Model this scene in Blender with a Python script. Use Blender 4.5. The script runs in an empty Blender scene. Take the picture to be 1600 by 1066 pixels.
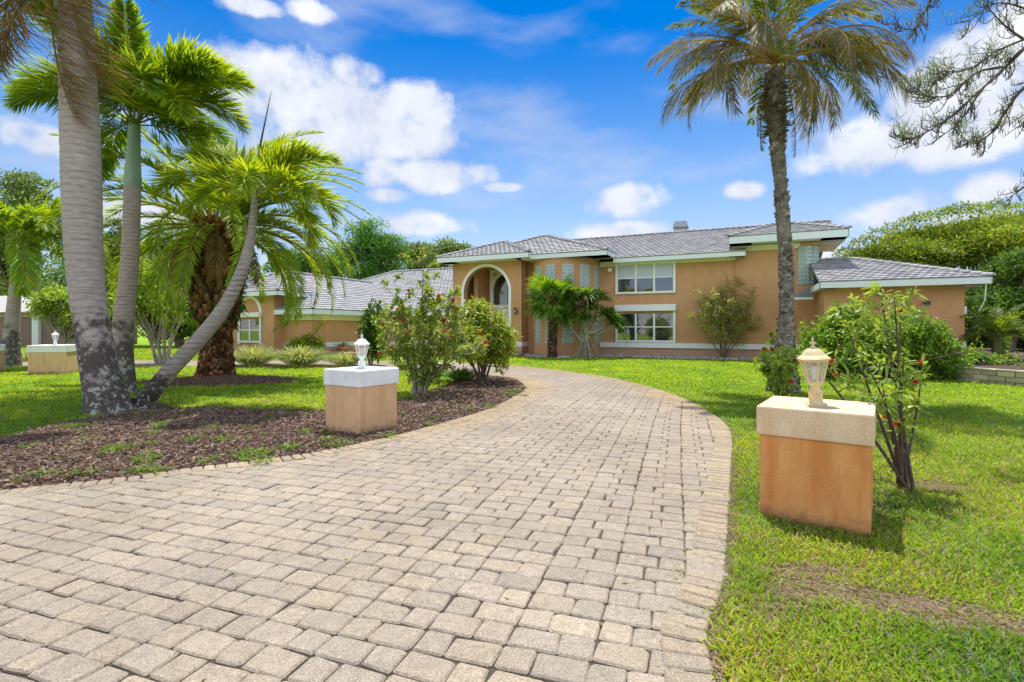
import bpy, math, random
import numpy as np
from mathutils import Vector, Matrix
from mathutils.geometry import tessellate_polygon
R = math.radians
scene = bpy.context.scene
COL = scene.collection

# ------------------------------------------------------------------ camera, sky, sun, exposure
F, HOR, H = 800.0, 513.0, 1.55            # focal length in photo pixels, horizon row, eye height
cd = bpy.data.cameras.new('camera'); cam = bpy.data.objects.new('camera', cd); COL.objects.link(cam)
cam.location = (0, 0, H); cam.rotation_euler = (R(90), 0, 0)
cd.sensor_width = 36; cd.lens = 18; cd.shift_y = -20/1600; cd.clip_start = 0.05; cd.clip_end = 2000
scene.camera = cam
scene.view_settings.view_transform = 'Standard'; scene.view_settings.look = 'None'
scene.view_settings.exposure = 0.75; scene.view_settings.gamma = 1
scene.cycles.max_bounces = 8; scene.cycles.transparent_max_bounces = 12
scene.cycles.use_denoising = True
SUN_EL, SUN_AZ = 70.0, 4.0
sl = bpy.data.lights.new('sun', 'SUN'); so = bpy.data.objects.new('sun', sl); COL.objects.link(so)
sl.energy = 4.0; sl.angle = R(0.5); sl.color = (1, .955, .88)
so.rotation_euler = (R(-(90-SUN_EL)), 0, R(-SUN_AZ))

def build_world():
    w = bpy.data.worlds.new('World'); scene.world = w; w.use_nodes = True
    nt = w.node_tree; N = nt.nodes; L = nt.links; N.clear()
    def nd(t, **k):
        n = N.new(t)
        for a, b in k.items(): setattr(n, a, b)
        return n
    def mth(op, a, b=None, c=None, clamp=False):
        n = nd('ShaderNodeMath', operation=op); n.use_clamp = clamp
        for i, x in enumerate((a, b, c)):
            if x is None: continue
            if isinstance(x, (int, float)): n.inputs[i].default_value = x
            else: L.new(x, n.inputs[i])
        return n.outputs[0]
    sky = nd('ShaderNodeTexSky'); sky.sky_type = 'NISHITA'; sky.sun_disc = False
    sky.sun_elevation = R(SUN_EL); sky.sun_rotation = R(SUN_AZ); sky.air_density = 1.0; sky.dust_density = 0.0; sky.ozone_density = 3.2
    hs = nd('ShaderNodeHueSaturation'); hs.inputs['Saturation'].default_value = 1.62; hs.inputs['Value'].default_value = 1.0
    hs.inputs['Hue'].default_value = .503
    L.new(sky.outputs[0], hs.inputs['Color'])
    tcz = nd('ShaderNodeTexCoord'); spz = nd('ShaderNodeSeparateXYZ'); L.new(tcz.outputs['Generated'], spz.inputs[0])
    mz = nd('ShaderNodeMapRange', interpolation_type='SMOOTHSTEP'); L.new(spz.outputs[2], mz.inputs[0]); mz.inputs[1].default_value = 0.0; mz.inputs[2].default_value = .34
    ms = nd('ShaderNodeMapRange', interpolation_type='SMOOTHSTEP'); L.new(spz.outputs[2], ms.inputs[0]); ms.inputs[1].default_value = .05; ms.inputs[2].default_value = .55; ms.inputs[3].default_value = .72; ms.inputs[4].default_value = 1.46; L.new(ms.outputs[0], hs.inputs['Saturation'])
    tz = nd('ShaderNodeMix', data_type='RGBA'); L.new(mz.outputs[0], tz.inputs[0]); tz.inputs[6].default_value = (.80,.78,.92,1); tz.inputs[7].default_value = (.80,.95,1.04,1)
    mzz = nd('ShaderNodeMix', data_type='RGBA', blend_type='MULTIPLY'); mzz.inputs[0].default_value = 1; L.new(hs.outputs[0], mzz.inputs[6]); L.new(tz.outputs[2], mzz.inputs[7])
    tc = nd('ShaderNodeTexCoord'); D = tc.outputs['Generated']
    sp = nd('ShaderNodeSeparateXYZ'); L.new(D, sp.inputs[0])
    az = mth('ARCTAN2', sp.outputs[0], sp.outputs[1]); el = mth('ARCSINE', sp.outputs[2])
    cv = nd('ShaderNodeCombineXYZ'); L.new(az, cv.inputs[0]); L.new(el, cv.inputs[1])
    # broad warp of the cloud outlines
    nz = nd('ShaderNodeTexNoise'); nz.inputs['Scale'].default_value = 5.5; nz.inputs['Detail'].default_value = 9; nz.inputs['Roughness'].default_value = .56
    L.new(D, nz.inputs['Vector'])
    clouds = [(540,180,165,62),(450,128,85,48),(420,200,125,60),(610,215,110,34),(640,160,85,34),(350,160,80,70),(560,115,50,26),
              (690,275,110,24),(598,268,36,24),(785,293,45,9),(610,305,30,12),
              (665,352,95,20),(985,312,66,30),(970,362,80,18),
              (1395,225,150,34),(1330,215,60,30),(1490,235,95,22),(1510,110,100,62),(1450,150,60,46),(1590,50,70,50),(1570,190,60,40),
              (1400,335,78,26),(1545,298,55,22),(1160,297,30,12),(1500,345,120,14),
              (60,215,100,26),(385,8,60,14),(490,20,40,16),(180,330,120,24),(1255,395,60,14)]
    unseen_clouds = [(-1.35,.45,.35,.14),(1.5,.5,.4,.2),(1.95,.3,.35,.2),(-1.75,.28,.4,.16),(2.45,.55,.45,.25),(3.0,.3,.5,.22),(-2.8,.55,.5,.26),(-2.3,.3,.45,.2),(-2.0,.75,.5,.25),(2.0,.9,.5,.22),(3.1,.95,.6,.25),(-3.05,.3,.5,.2),(.2,1.0,.35,.1)]  # clouds out of view; the rear ones added to brighten camera-facing shade
    E = []
    for (x, y, rx, ry) in clouds:
        d = math.hypot(F, x-800)
        E.append((math.atan((x-800)/F), math.atan((HOR-y)/d), rx*F/d**2*1.02, ry*1.05/d))
    E += unseen_clouds
    m = None
    for (a, e, ra, re) in E:
        s = nd('ShaderNodeVectorMath', operation='SUBTRACT'); L.new(cv.outputs[0], s.inputs[0]); s.inputs[1].default_value = (a, e, 0)
        q = nd('ShaderNodeVectorMath', operation='MULTIPLY'); L.new(s.outputs[0], q.inputs[0]); q.inputs[1].default_value = (1/ra, 1/re, 0)
        dt = nd('ShaderNodeVectorMath', operation='DOT_PRODUCT'); L.new(q.outputs[0], dt.inputs[0]); L.new(q.outputs[0], dt.inputs[1])
        m = dt.outputs['Value'] if m is None else mth('SMOOTH_MIN', m, dt.outputs['Value'], .35)
    body = mth('MULTIPLY', mth('SUBTRACT', 1.0, mth('MINIMUM', mth('SQRT', mth('MAXIMUM', m, 0.0)), 3.0)), 1.75)
    body = mth('MINIMUM', body, .80)
    n4 = nd('ShaderNodeTexNoise'); n4.inputs['Scale'].default_value = 17; n4.inputs['Detail'].default_value = 8; n4.inputs['Roughness'].default_value = .6; L.new(D, n4.inputs['Vector'])
    nv = mth('ADD', mth('MULTIPLY', mth('SUBTRACT', nz.outputs[0], .5), 3.6), mth('MULTIPLY', mth('SUBTRACT', n4.outputs[0], .5), 2.6))
    dens = mth('ADD', body, nv)
    mr = nd('ShaderNodeMapRange', interpolation_type='SMOOTHSTEP'); L.new(dens, mr.inputs[0])
    mr.inputs[1].default_value = -.42; mr.inputs[2].default_value = .85
    alpha = mr.outputs[0]
    # thin wisps
    mp = nd('ShaderNodeMapping'); mp.inputs['Scale'].default_value = (1.6, 1.6, 5); mp.inputs['Rotation'].default_value = (.3, .5, .2); L.new(D, mp.inputs[0])
    nw = nd('ShaderNodeTexNoise'); nw.inputs['Scale'].default_value = 2.3; nw.inputs['Detail'].default_value = 6; L.new(mp.outputs[0], nw.inputs['Vector'])
    mw = nd('ShaderNodeMapRange', interpolation_type='SMOOTHSTEP'); L.new(nw.outputs[0], mw.inputs[0]); mw.inputs[1].default_value = .47; mw.inputs[2].default_value = .78
    wisp = mth('MULTIPLY', mw.outputs[0], .55)
    alpha2 = mth('MAXIMUM', mth('MULTIPLY', alpha, .97), wisp)
    # relief inside the clouds: thinner, bluer patches and white billows
    nb = nd('ShaderNodeTexNoise'); nb.inputs['Scale'].default_value = 9; nb.inputs['Detail'].default_value = 6; L.new(D, nb.inputs['Vector'])
    cr = nd('ShaderNodeMapRange'); L.new(mth('ADD', nb.outputs[0], mth('MULTIPLY', dens, .16)), cr.inputs[0]); cr.inputs[1].default_value = .36; cr.inputs[2].default_value = .84
    # unseen clouds behind the viewer, boosted to fill the shaded camera-facing sides
    bk = nd('ShaderNodeMapRange', interpolation_type='SMOOTHSTEP'); L.new(sp.outputs[1], bk.inputs[0]); bk.inputs[1].default_value = .15; bk.inputs[2].default_value = -.5; bk.inputs[3].default_value = 1.0; bk.inputs[4].default_value = 2.15
    mixc = nd('ShaderNodeMix', data_type='RGBA'); L.new(cr.outputs[0], mixc.inputs[0])
    mixc.inputs[6].default_value = (4.1, 4.5, 5.6, 1); mixc.inputs[7].default_value = (6.7, 6.85, 7.1, 1)
    mx = nd('ShaderNodeMix', data_type='RGBA'); L.new(alpha2, mx.inputs[0]); L.new(mzz.outputs[2], mx.inputs[6]); vb = nd('ShaderNodeVectorMath', operation='SCALE'); L.new(mixc.outputs[2], vb.inputs[0]); L.new(bk.outputs[0], vb.inputs['Scale']); L.new(vb.outputs[0], mx.inputs[7])
    bg = nd('ShaderNodeBackground'); bg.inputs[1].default_value = .092; L.new(mx.outputs[2], bg.inputs[0])
    out = nd('ShaderNodeOutputWorld'); L.new(bg.outputs[0], out.inputs[0])
build_world()

# ------------------------------------------------------------------ helpers
def G(px, py, z=0.0):                                  # where a photo pixel meets the height z
    Y = F*(H-z)/(py-HOR); return Vector(((px-800)/F*Y, Y, z))
def A(px, py, Y):                                      # the point of a photo pixel at the depth Y
    return Vector(((px-800)/F*Y, Y, H+(HOR-py)/F*Y))

class Geo:
    def __init__(s): s.V = []; s.C = []; s.n = 0; s.polys = []; s.T = []
    def add(s, V, col=None):
        V = np.asarray(V, dtype=np.float64).reshape(-1, 3); b = s.n
        s.V.append(V); s.n += len(V)
        if col is None: col = (1, 1, 1)
        c = np.asarray(col, dtype=np.float64)
        if c.ndim == 1: c = np.tile(c, (len(V), 1))
        s.C.append(c); return b
    def poly(s, V, faces, col=None):
        b = s.add(V, col)
        for f in faces: s.polys.append(tuple(i+b for i in f))
    def tris(s, V, T, col=None):
        b = s.add(V, col); s.T.append(np.asarray(T, dtype=np.int64)+b)
    def box(s, x0, x1, y0, y1, z0, z1, col=None):
        V = [(x0,y0,z0),(x1,y0,z0),(x1,y1,z0),(x0,y1,z0),(x0,y0,z1),(x1,y0,z1),(x1,y1,z1),(x0,y1,z1)]
        s.poly(V, [(3,2,1,0),(4,5,6,7),(0,1,5,4),(1,2,6,5),(2,3,7,6),(3,0,4,7)], col)
    def bar(s, p, q, w, h, col=None, up=(0,0,1)):      # a square bar from p to q
        p = Vector(p); q = Vector(q); d = (q-p).normalized(); u = Vector(up)
        a = d.cross(u); a = a.normalized() if a.length > 1e-6 else Vector((1,0,0)); b = a.cross(d).normalized()
        V = []
        for c in (p, q):
            for (i, j) in ((-1,-1),(1,-1),(1,1),(-1,1)): V.append(c+a*i*w/2+b*j*h/2)
        s.poly([tuple(v) for v in V], [(3,2,1,0),(4,5,6,7),(0,1,5,4),(1,2,6,5),(2,3,7,6),(3,0,4,7)], col)
    def tube(s, P, rad, n=8, col=None, cap=True):
        P = np.asarray([tuple(p) for p in P], dtype=np.float64); m = len(P)
        rad = np.broadcast_to(np.asarray(rad, dtype=np.float64), (m,))
        T = np.gradient(P, axis=0); T /= np.linalg.norm(T, axis=1, keepdims=True)+1e-9
        ref = np.array((0.,1.,0.)) if abs(T[:,1]).mean() < .8 else np.array((1.,0.,0.))
        a = np.cross(T, ref); a /= np.linalg.norm(a, axis=1, keepdims=True)+1e-9
        b = np.cross(T, a)
        th = np.linspace(0, 2*np.pi, n, endpoint=False)
        V = P[:,None,:]+rad[:,None,None]*(a[:,None,:]*np.cos(th)[None,:,None]+b[:,None,:]*np.sin(th)[None,:,None])
        V = V.reshape(-1,3)
        c = None
        if col is not None:
            c = np.asarray(col, dtype=np.float64)
            if c.ndim == 2: c = np.repeat(c, n, axis=0)
        i = np.arange(m-1)[:,None]*n; j = np.arange(n)[None,:]; k = (j+1) % n
        q = np.stack([i+j, i+k, i+n+k, i+n+j], -1).reshape(-1,4)
        Tr = np.concatenate([q[:,[0,2,1]], q[:,[0,3,2]]])
        s.tris(V, Tr, c)
        if cap:
            bse = s.n-len(V)
            s.polys.append(tuple(bse+(m-1)*n+x for x in range(n))[::-1])
    def lathe(s, prof, n=24, c=(0,0,0), col=None, a0=0.0, a1=2*math.pi):
        full = abs(a1-a0-2*math.pi) < 1e-6; m = n if full else n+1
        V = []
        for (r, z) in prof:
            for i in range(m):
                t = a0+(a1-a0)*i/n; V.append((c[0]+r*math.cos(t), c[1]+r*math.sin(t), c[2]+z))
        Fc = []
        for j in range(len(prof)-1):
            for i in range(n):
                k = (i+1) % m; Fc.append((j*m+i, j*m+k, (j+1)*m+k, (j+1)*m+i))
        s.poly(V, Fc, col)
    def prism(s, poly, z0, z1, col=None):              # poly: list of (x, y)
        n = len(poly); V = [(x,y,z0) for x, y in poly]+[(x,y,z1) for x, y in poly]
        s.poly(V, [tuple(range(n))[::-1], tuple(range(n, 2*n))]+[(i, (i+1) % n, n+(i+1) % n, n+i) for i in range(n)], col)
    def build(s, name, mat, parent=None, smooth=False):
        V = np.concatenate(s.V); C = np.concatenate(s.C)
        T = np.concatenate(s.T) if s.T else np.zeros((0,3), dtype=np.int64)
        pl = np.array([len(p) for p in s.polys], dtype=np.int64)
        flat = np.array([i for p in s.polys for i in p], dtype=np.int64)
        loops = np.concatenate([flat, T.reshape(-1)]).astype(np.int32)
        tot = np.concatenate([pl, np.full(len(T), 3, dtype=np.int64)])
        st = (np.cumsum(tot)-tot).astype(np.int32)
        me = bpy.data.meshes.new(name)
        me.vertices.add(len(V)); me.vertices.foreach_set('co', V.astype(np.float32).ravel())
        me.loops.add(len(loops)); me.loops.foreach_set('vertex_index', loops)
        me.polygons.add(len(tot)); me.polygons.foreach_set('loop_start', st)
        me.polygons.foreach_set('use_smooth', np.full(len(tot), bool(smooth)))
        at = me.color_attributes.new('Col', 'FLOAT_COLOR', 'POINT')
        at.data.foreach_set('color', np.concatenate([C, np.ones((len(C),1))], 1).astype(np.float32).ravel())
        me.update(calc_edges=True); me.validate()
        if mat: me.materials.append(mat)
        o = bpy.data.objects.new(name, me); COL.objects.link(o)
        if parent: o.parent = parent
        return o

def tag(o, label=None, cat=None, group=None, kind=None):
    if label: o['label'] = label
    if cat: o['category'] = cat
    if group: o['group'] = group
    if kind: o['kind'] = kind
    return o
def thing(name, label, cat, loc=(0,0,0), rotz=0, group=None):
    o = bpy.data.objects.new(name, None); COL.objects.link(o); o.location = loc; o.rotation_euler = (0,0,rotz)
    o.empty_display_size = .2
    return tag(o, label, cat, group)
def dup(o, parent, loc=None, rot=None, scale=None):
    c = o.copy(); COL.objects.link(c); c.parent = parent
    if loc is not None: c.location = loc
    if rot is not None: c.rotation_euler = rot
    if scale is not None: c.scale = (scale,)*3 if isinstance(scale, (int, float)) else scale
    return c
def bevel(o, w=.01, seg=2):
    m = o.modifiers.new('b', 'BEVEL'); m.width = w; m.segments = seg; m.limit_method = 'ANGLE'; m.angle_limit = R(40); return o
def nrm(v): return v/(np.linalg.norm(v, axis=-1, keepdims=True)+1e-9)
def blades(P, D, Nn, L, W, bend, tipw=.7, down=(0,0,-1)):   # many lens shaped leaves at once
    n = len(P); D = nrm(D); S = nrm(np.cross(D, Nn)); L = np.broadcast_to(L, (n,))[:,None]; W = np.broadcast_to(W, (n,))[:,None]
    bend = np.broadcast_to(bend, (n,))[:,None]; g = np.array(down, dtype=float)
    def at(t): return P+D*L*t+g*bend*L*t*t
    m1, m2, tp = at(.4), at(.75), at(1.0)
    V = np.stack([P, m1-S*W/2, m1+S*W/2, m2-S*W/2*tipw, m2+S*W/2*tipw, tp], 1).reshape(-1,3)
    base = (np.arange(n)*6)[:,None,None]
    T = (np.array([[0,2,1],[1,4,3],[1,2,4],[3,4,5]])[None]+base).reshape(-1,3)
    return V, T
def diamonds(P, D, S, L, W):
    n = len(P); L = np.broadcast_to(L, (n,))[:,None]; W = np.broadcast_to(W, (n,))[:,None]
    V = np.stack([P, P+D*L*.5+S*W/2, P+D*L, P+D*L*.5-S*W/2], 1).reshape(-1,3)
    b = (np.arange(n)*4)[:,None,None]
    return V, (np.array([[0,1,2],[0,2,3]])[None]+b).reshape(-1,3)
def pick(cols, n, rng, jit=.12):
    c = np.asarray(cols)[rng.integers(0, len(cols), n)]
    t = rng.random((n,1)); c2 = np.asarray(cols)[rng.integers(0, len(cols), n)]
    c = c*(1-t*.5)+c2*t*.5
    return np.clip(c*(1+(rng.random((n,1))-.5)*2*jit), 0, 1)
def rdir(n, rng): return nrm(rng.normal(size=(n,3)))
def inpoly(x, y, poly):
    r = np.zeros(len(x), dtype=bool); n = len(poly); j = n-1
    for i in range(n):
        xi, yi = poly[i][0], poly[i][1]; xj, yj = poly[j][0], poly[j][1]
        c = ((yi > y) != (yj > y)) & (x < (xj-xi)*(y-yi)/((yj-yi) if yj != yi else 1e-9)+xi)
        r ^= c; j = i
    return r
def vnoise(x, y, seed=0):                                # cheap smooth 2-D value noise
    rs = np.random.default_rng(seed).random((64,64))
    xi = np.floor(x).astype(int); yi = np.floor(y).astype(int); fx = x-xi; fy = y-yi
    fx = fx*fx*(3-2*fx); fy = fy*fy*(3-2*fy)
    g = lambda a, b: rs[a % 64, b % 64]
    return (g(xi,yi)*(1-fx)+g(xi+1,yi)*fx)*(1-fy)+(g(xi,yi+1)*(1-fx)+g(xi+1,yi+1)*fx)*fy
def smooth_line(pts, n=8, closed=False):
    P = [Vector(p) for p in pts]; out = []
    m = len(P)
    for i in range(m if closed else m-1):
        p0 = P[i-1] if (i > 0 or closed) else P[0]; p1 = P[i]; p2 = P[(i+1) % m]; p3 = P[(i+2) % m] if (i+2 < m or closed) else P[-1]
        for k in range(n):
            t = k/n
            out.append(.5*((2*p1)+(p2-p0)*t+(2*p0-5*p1+4*p2-p3)*t*t+(3*p1-p0-3*p2+p3)*t**3))
    if not closed: out.append(P[-1])
    return out
def sheet(name, poly, z, mat, kind='structure'):
    P = [Vector((p[0], p[1], z)) for p in poly]
    T = tessellate_polygon([P]); V = [tuple(p) for p in P]; Fc = []
    for t in T:
        a, b, c = (P[i] for i in t)
        Fc.append(tuple(t) if (b-a).cross(c-a).z > 0 else tuple(t)[::-1])
    g = Geo(); g.poly(V, Fc); o = g.build(name, mat)
    return tag(o, kind=kind)

# ------------------------------------------------------------------ materials
def M(name, base, rough=.8, var=.15, scale=6.0, bump=0.0, bscale=40.0, attr=False, spec=.4, metal=0.0, col2=None, fac2=(.45,.65), scale2=1.2,
      stretch=(1,1,1), coat=0.0, dist=.01):
    m = bpy.data.materials.new(name); m.use_nodes = True; nt = m.node_tree; N = nt.nodes; L = nt.links
    b = N['Principled BSDF']; b.inputs['Roughness'].default_value = rough; b.inputs['Specular IOR Level'].default_value = spec; b.inputs['Metallic'].default_value = metal
    if coat: b.inputs['Coat Weight'].default_value = coat
    tc = N.new('ShaderNodeTexCoord'); mp = N.new('ShaderNodeMapping'); mp.inputs['Scale'].default_value = stretch; L.new(tc.outputs['Object'], mp.inputs[0])
    nz = N.new('ShaderNodeTexNoise'); nz.inputs['Scale'].default_value = scale; nz.inputs['Detail'].default_value = 6; L.new(mp.outputs[0], nz.inputs['Vector'])
    mr = N.new('ShaderNodeMapRange'); L.new(nz.outputs[0], mr.inputs[0]); mr.inputs[1].default_value = .25; mr.inputs[2].default_value = .75
    mr.inputs[3].default_value = 1-var; mr.inputs[4].default_value = 1+var
    if attr:
        at = N.new('ShaderNodeAttribute'); at.attribute_name = 'Col'; src = at.outputs['Color']
    else:
        rg = N.new('ShaderNodeRGB'); rg.outputs[0].default_value = (*base, 1); src = rg.outputs[0]
    if col2 is not None:
        n2 = N.new('ShaderNodeTexNoise'); n2.inputs['Scale'].default_value = scale2; n2.inputs['Detail'].default_value = 8; n2.inputs['Roughness'].default_value = .62; L.new(mp.outputs[0], n2.inputs['Vector'])
        m2 = N.new('ShaderNodeMapRange'); m2.interpolation_type = 'SMOOTHSTEP'; L.new(n2.outputs[0], m2.inputs[0]); m2.inputs[1].default_value = fac2[0]; m2.inputs[2].default_value = fac2[1]
        mx = N.new('ShaderNodeMix'); mx.data_type = 'RGBA'; L.new(m2.outputs[0], mx.inputs[0]); L.new(src, mx.inputs[6]); mx.inputs[7].default_value = (*col2, 1)
        src = mx.outputs[2]
    vm = N.new('ShaderNodeVectorMath'); vm.operation = 'SCALE'; L.new(src, vm.inputs[0]); L.new(mr.outputs[0], vm.inputs['Scale'])
    L.new(vm.outputs[0], b.inputs['Base Color'])
    if bump:
        nb = N.new('ShaderNodeTexNoise'); nb.inputs['Scale'].default_value = bscale; nb.inputs['Detail'].default_value = 5; L.new(mp.outputs[0], nb.inputs['Vector'])
        bp = N.new('ShaderNodeBump'); bp.inputs['Strength'].default_value = bump; bp.inputs['Distance'].default_value = dist; L.new(nb.outputs[0], bp.inputs['Height']); L.new(bp.outputs[0], b.inputs['Normal'])
    return m
def leaf_mat(name, transl=.4, rough=.45, spec=.35, tint=(1.25,1.2,.5)):
    m = bpy.data.materials.new(name); m.use_nodes = True; nt = m.node_tree; N = nt.nodes; L = nt.links
    b = N['Principled BSDF']; b.inputs['Roughness'].default_value = rough; b.inputs['Specular IOR Level'].default_value = spec
    at = N.new('ShaderNodeAttribute'); at.attribute_name = 'Col'; L.new(at.outputs['Color'], b.inputs['Base Color'])
    tr = N.new('ShaderNodeBsdfTranslucent'); vm = N.new('ShaderNodeVectorMath'); vm.operation = 'MULTIPLY'; L.new(at.outputs['Color'], vm.inputs[0]); vm.inputs[1].default_value = tint
    L.new(vm.outputs[0], tr.inputs['Color'])
    mx = N.new('ShaderNodeMixShader'); mx.inputs[0].default_value = transl; L.new(b.outputs[0], mx.inputs[1]); L.new(tr.outputs[0], mx.inputs[2])
    L.new(mx.outputs[0], N['Material Output'].inputs['Surface'])
    return m
def ringed_bark(name, base, dark, lichen, rs=9.0, ring=.5, lz=(0, 3.0)):   # palm bark: ring scars along z, dark base stains, pale lichen
    m = bpy.data.materials.new(name); m.use_nodes = True; nt = m.node_tree; N = nt.nodes; L = nt.links
    b = N['Principled BSDF']; b.inputs['Roughness'].default_value = .85; b.inputs['Specular IOR Level'].default_value = .2
    tc = N.new('ShaderNodeTexCoord')
    wv = N.new('ShaderNodeTexWave'); wv.wave_type = 'BANDS'; wv.bands_direction = 'Z'; wv.inputs['Scale'].default_value = rs; wv.inputs['Distortion'].default_value = 2.2
    wv.inputs['Detail'].default_value = 4; wv.inputs['Detail Scale'].default_value = 1.6; L.new(tc.outputs['Object'], wv.inputs['Vector'])
    mp = N.new('ShaderNodeMapping'); mp.inputs['Scale'].default_value = (4.5, 4.5, 34); L.new(tc.outputs['Object'], mp.inputs[0])
    n2 = N.new('ShaderNodeTexNoise'); n2.inputs['Scale'].default_value = 1.5; n2.inputs['Detail'].default_value = 5; L.new(mp.outputs[0], n2.inputs['Vector'])
    def mix(f, a, c):
        x = N.new('ShaderNodeMix'); x.data_type = 'RGBA'
        L.new(f, x.inputs[0])
        for i, v in ((6, a), (7, c)):
            if isinstance(v, tuple): x.inputs[i].default_value = (*v, 1)
            else: L.new(v, x.inputs[i])
        return x.outputs[2]
    def rng(s, a, c, lo=0, hi=1):
        r = N.new('ShaderNodeMapRange'); r.interpolation_type = 'SMOOTHSTEP'; L.new(s, r.inputs[0]); r.inputs[1].default_value = a; r.inputs[2].default_value = c; r.inputs[3].default_value = lo; r.inputs[4].default_value = hi
        return r.outputs[0]
    nbig = N.new('ShaderNodeTexNoise'); nbig.inputs['Scale'].default_value = 1.1; nbig.inputs['Detail'].default_value = 4; L.new(tc.outputs['Object'], nbig.inputs['Vector'])
    ringf = N.new('ShaderNodeMath'); ringf.operation = 'MULTIPLY'; L.new(rng(wv.outputs['Fac'], .0, .35, ring, 0), ringf.inputs[0]); L.new(rng(nbig.outputs[0], .38, .62, .25, 1), ringf.inputs[1])
    c = mix(ringf.outputs[0], base, dark)
    c = mix(rng(n2.outputs[0], .46, .7, 0, .75), c, tuple(x*1.45 for x in base))
    c = mix(rng(n2.outputs[0], .48, .3, 0, .55), c, tuple(x*.6 for x in base))
    sp = N.new('ShaderNodeSeparateXYZ'); L.new(tc.outputs['Object'], sp.inputs[0])
    def plus(s, lo, hi):
        zf = rng(sp.outputs[2], lz[0], lz[1], lo, hi); ad = N.new('ShaderNodeMath'); ad.operation = 'ADD'; L.new(s, ad.inputs[0]); L.new(zf, ad.inputs[1]); return ad.outputs[0]
    nz3 = N.new('ShaderNodeTexNoise'); nz3.inputs['Scale'].default_value = 2.1; nz3.inputs['Detail'].default_value = 8; nz3.inputs['Roughness'].default_value = .65; L.new(tc.outputs['Object'], nz3.inputs['Vector'])
    c = mix(rng(plus(nz3.outputs[0], .24, -.14), .5, .64, 0, .94), c, dark)
    nz4 = N.new('ShaderNodeTexNoise'); nz4.inputs['Scale'].default_value = 9; nz4.inputs['Detail'].default_value = 9; nz4.inputs['Roughness'].default_value = .7; L.new(tc.outputs['Object'], nz4.inputs['Vector'])
    c = mix(rng(plus(nz4.outputs[0], .045, -.09), .55, .61, 0, .85), c, lichen)
    L.new(c, b.inputs['Base Color'])
    bp = N.new('ShaderNodeBump'); bp.inputs['Strength'].default_value = .3; bp.inputs['Distance'].default_value = .015
    s2 = N.new('ShaderNodeMath'); s2.operation = 'ADD'; s2.inputs[0].default_value = 0; L.new(n2.outputs[0], s2.inputs[1]); L.new(s2.outputs[0], bp.inputs['Height'])
    L.new(bp.outputs[0], b.inputs['Normal'])
    return m
def glass_mat(name, tint=(.02,.025,.03), ior=2.0, rough=.03):
    m = bpy.data.materials.new(name); m.use_nodes = True; b = m.node_tree.nodes['Principled BSDF']
    b.inputs['Base Color'].default_value = (*tint, 1); b.inputs['Roughness'].default_value = rough; b.inputs['IOR'].default_value = ior
    N = m.node_tree.nodes; nz = N.new('ShaderNodeTexNoise'); nz.inputs['Scale'].default_value = 1.7
    tc = N.new('ShaderNodeTexCoord'); m.node_tree.links.new(tc.outputs['Object'], nz.inputs['Vector'])
    bp = N.new('ShaderNodeBump'); bp.inputs['Strength'].default_value = .06; bp.inputs['Distance'].default_value = .03; m.node_tree.links.new(nz.outputs[0], bp.inputs['Height']); m.node_tree.links.new(bp.outputs[0], b.inputs['Normal'])
    return m
def clear_pane(name):
    m = bpy.data.materials.new(name); m.use_nodes = True; nt = m.node_tree; N = nt.nodes; L = nt.links
    b = N['Principled BSDF']; b.inputs['Base Color'].default_value = (.75,.74,.68,1); b.inputs['Roughness'].default_value = .15
    t = N.new('ShaderNodeBsdfTransparent'); t.inputs[0].default_value = (.93,.93,.9,1); mx = N.new('ShaderNodeMixShader'); mx.inputs[0].default_value = .72
    L.new(b.outputs[0], mx.inputs[1]); L.new(t.outputs[0], mx.inputs[2]); L.new(mx.outputs[0], N['Material Output'].inputs['Surface'])
    return m

MAT = {}
MAT['stucco'] = M('stucco', (.56,.305,.15), .92, .08, 2.2, .35, 120, col2=(.50,.27,.13), scale2=.8, fac2=(.40,.75), stretch=(1,1,.6), dist=.006)
MAT['stucco_base'] = M('stucco_base', (.47,.29,.19), .9, .1, 3, .25, 90)
MAT['white'] = M('white_paint', (.78,.79,.77), .6, .05, 4, .05, 60)
MAT['cream'] = M('cream_trim', (.74,.70,.50), .7, .05, 4)
MAT['fascia'] = M('fascia_paint', (.70,.76,.76), .55, .05, 3, stretch=(1,1,6))
MAT['tile'] = M('roof_tile', (.3,.3,.3), .75, .18, 2.5, .3, 60, attr=True, spec=.2, col2=(.22,.21,.20), scale2=1.4, fac2=(.55,.75))
MAT['metal'] = M('grey_metal', (.36,.36,.37), .45, .12, 5, metal=.5)
MAT['glass'] = glass_mat('window_glass', ior=2.6)
MAT['block'] = glass_mat('glass_block', (.33,.42,.40), 1.9, .12)
MAT['mortar'] = M('block_mortar', (.62,.66,.62), .8)
MAT['dark'] = M('dark_metal', (.03,.025,.02), .5)
MAT['pale_panel'] = M('pale_grey_panel', (.50,.53,.60), .8, .04, 3)
MAT['leaf'] = leaf_mat('leaf', .46)
MAT['needle'] = leaf_mat('needle', .25, .6)
MAT['petal'] = leaf_mat('petal', .35, .6, .2, (1.2,.7,.7))
MAT['frond'] = leaf_mat('palm_frond', .5, .5, .22, (1.7,1.5,.35))
MAT['grass'] = leaf_mat('grass_blade', .5, .55, .2, (1.2,1.15,.5))
MAT['bark'] = M('bark', (.16,.115,.08), .9, .35, 14, .6, 40, col2=(.27,.23,.18), scale2=9, fac2=(.5,.7), dist=.02)
MAT['dark_bark'] = M('dark_bark', (.085,.06,.045), .9, .35, 18, .6, 60, col2=(.17,.13,.10), scale2=14, fac2=(.55,.7))
MAT['pale_bark'] = M('pale_bark', (.33,.29,.23), .9, .3, 14, .5, 40, col2=(.16,.13,.10), scale2=8)
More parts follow.
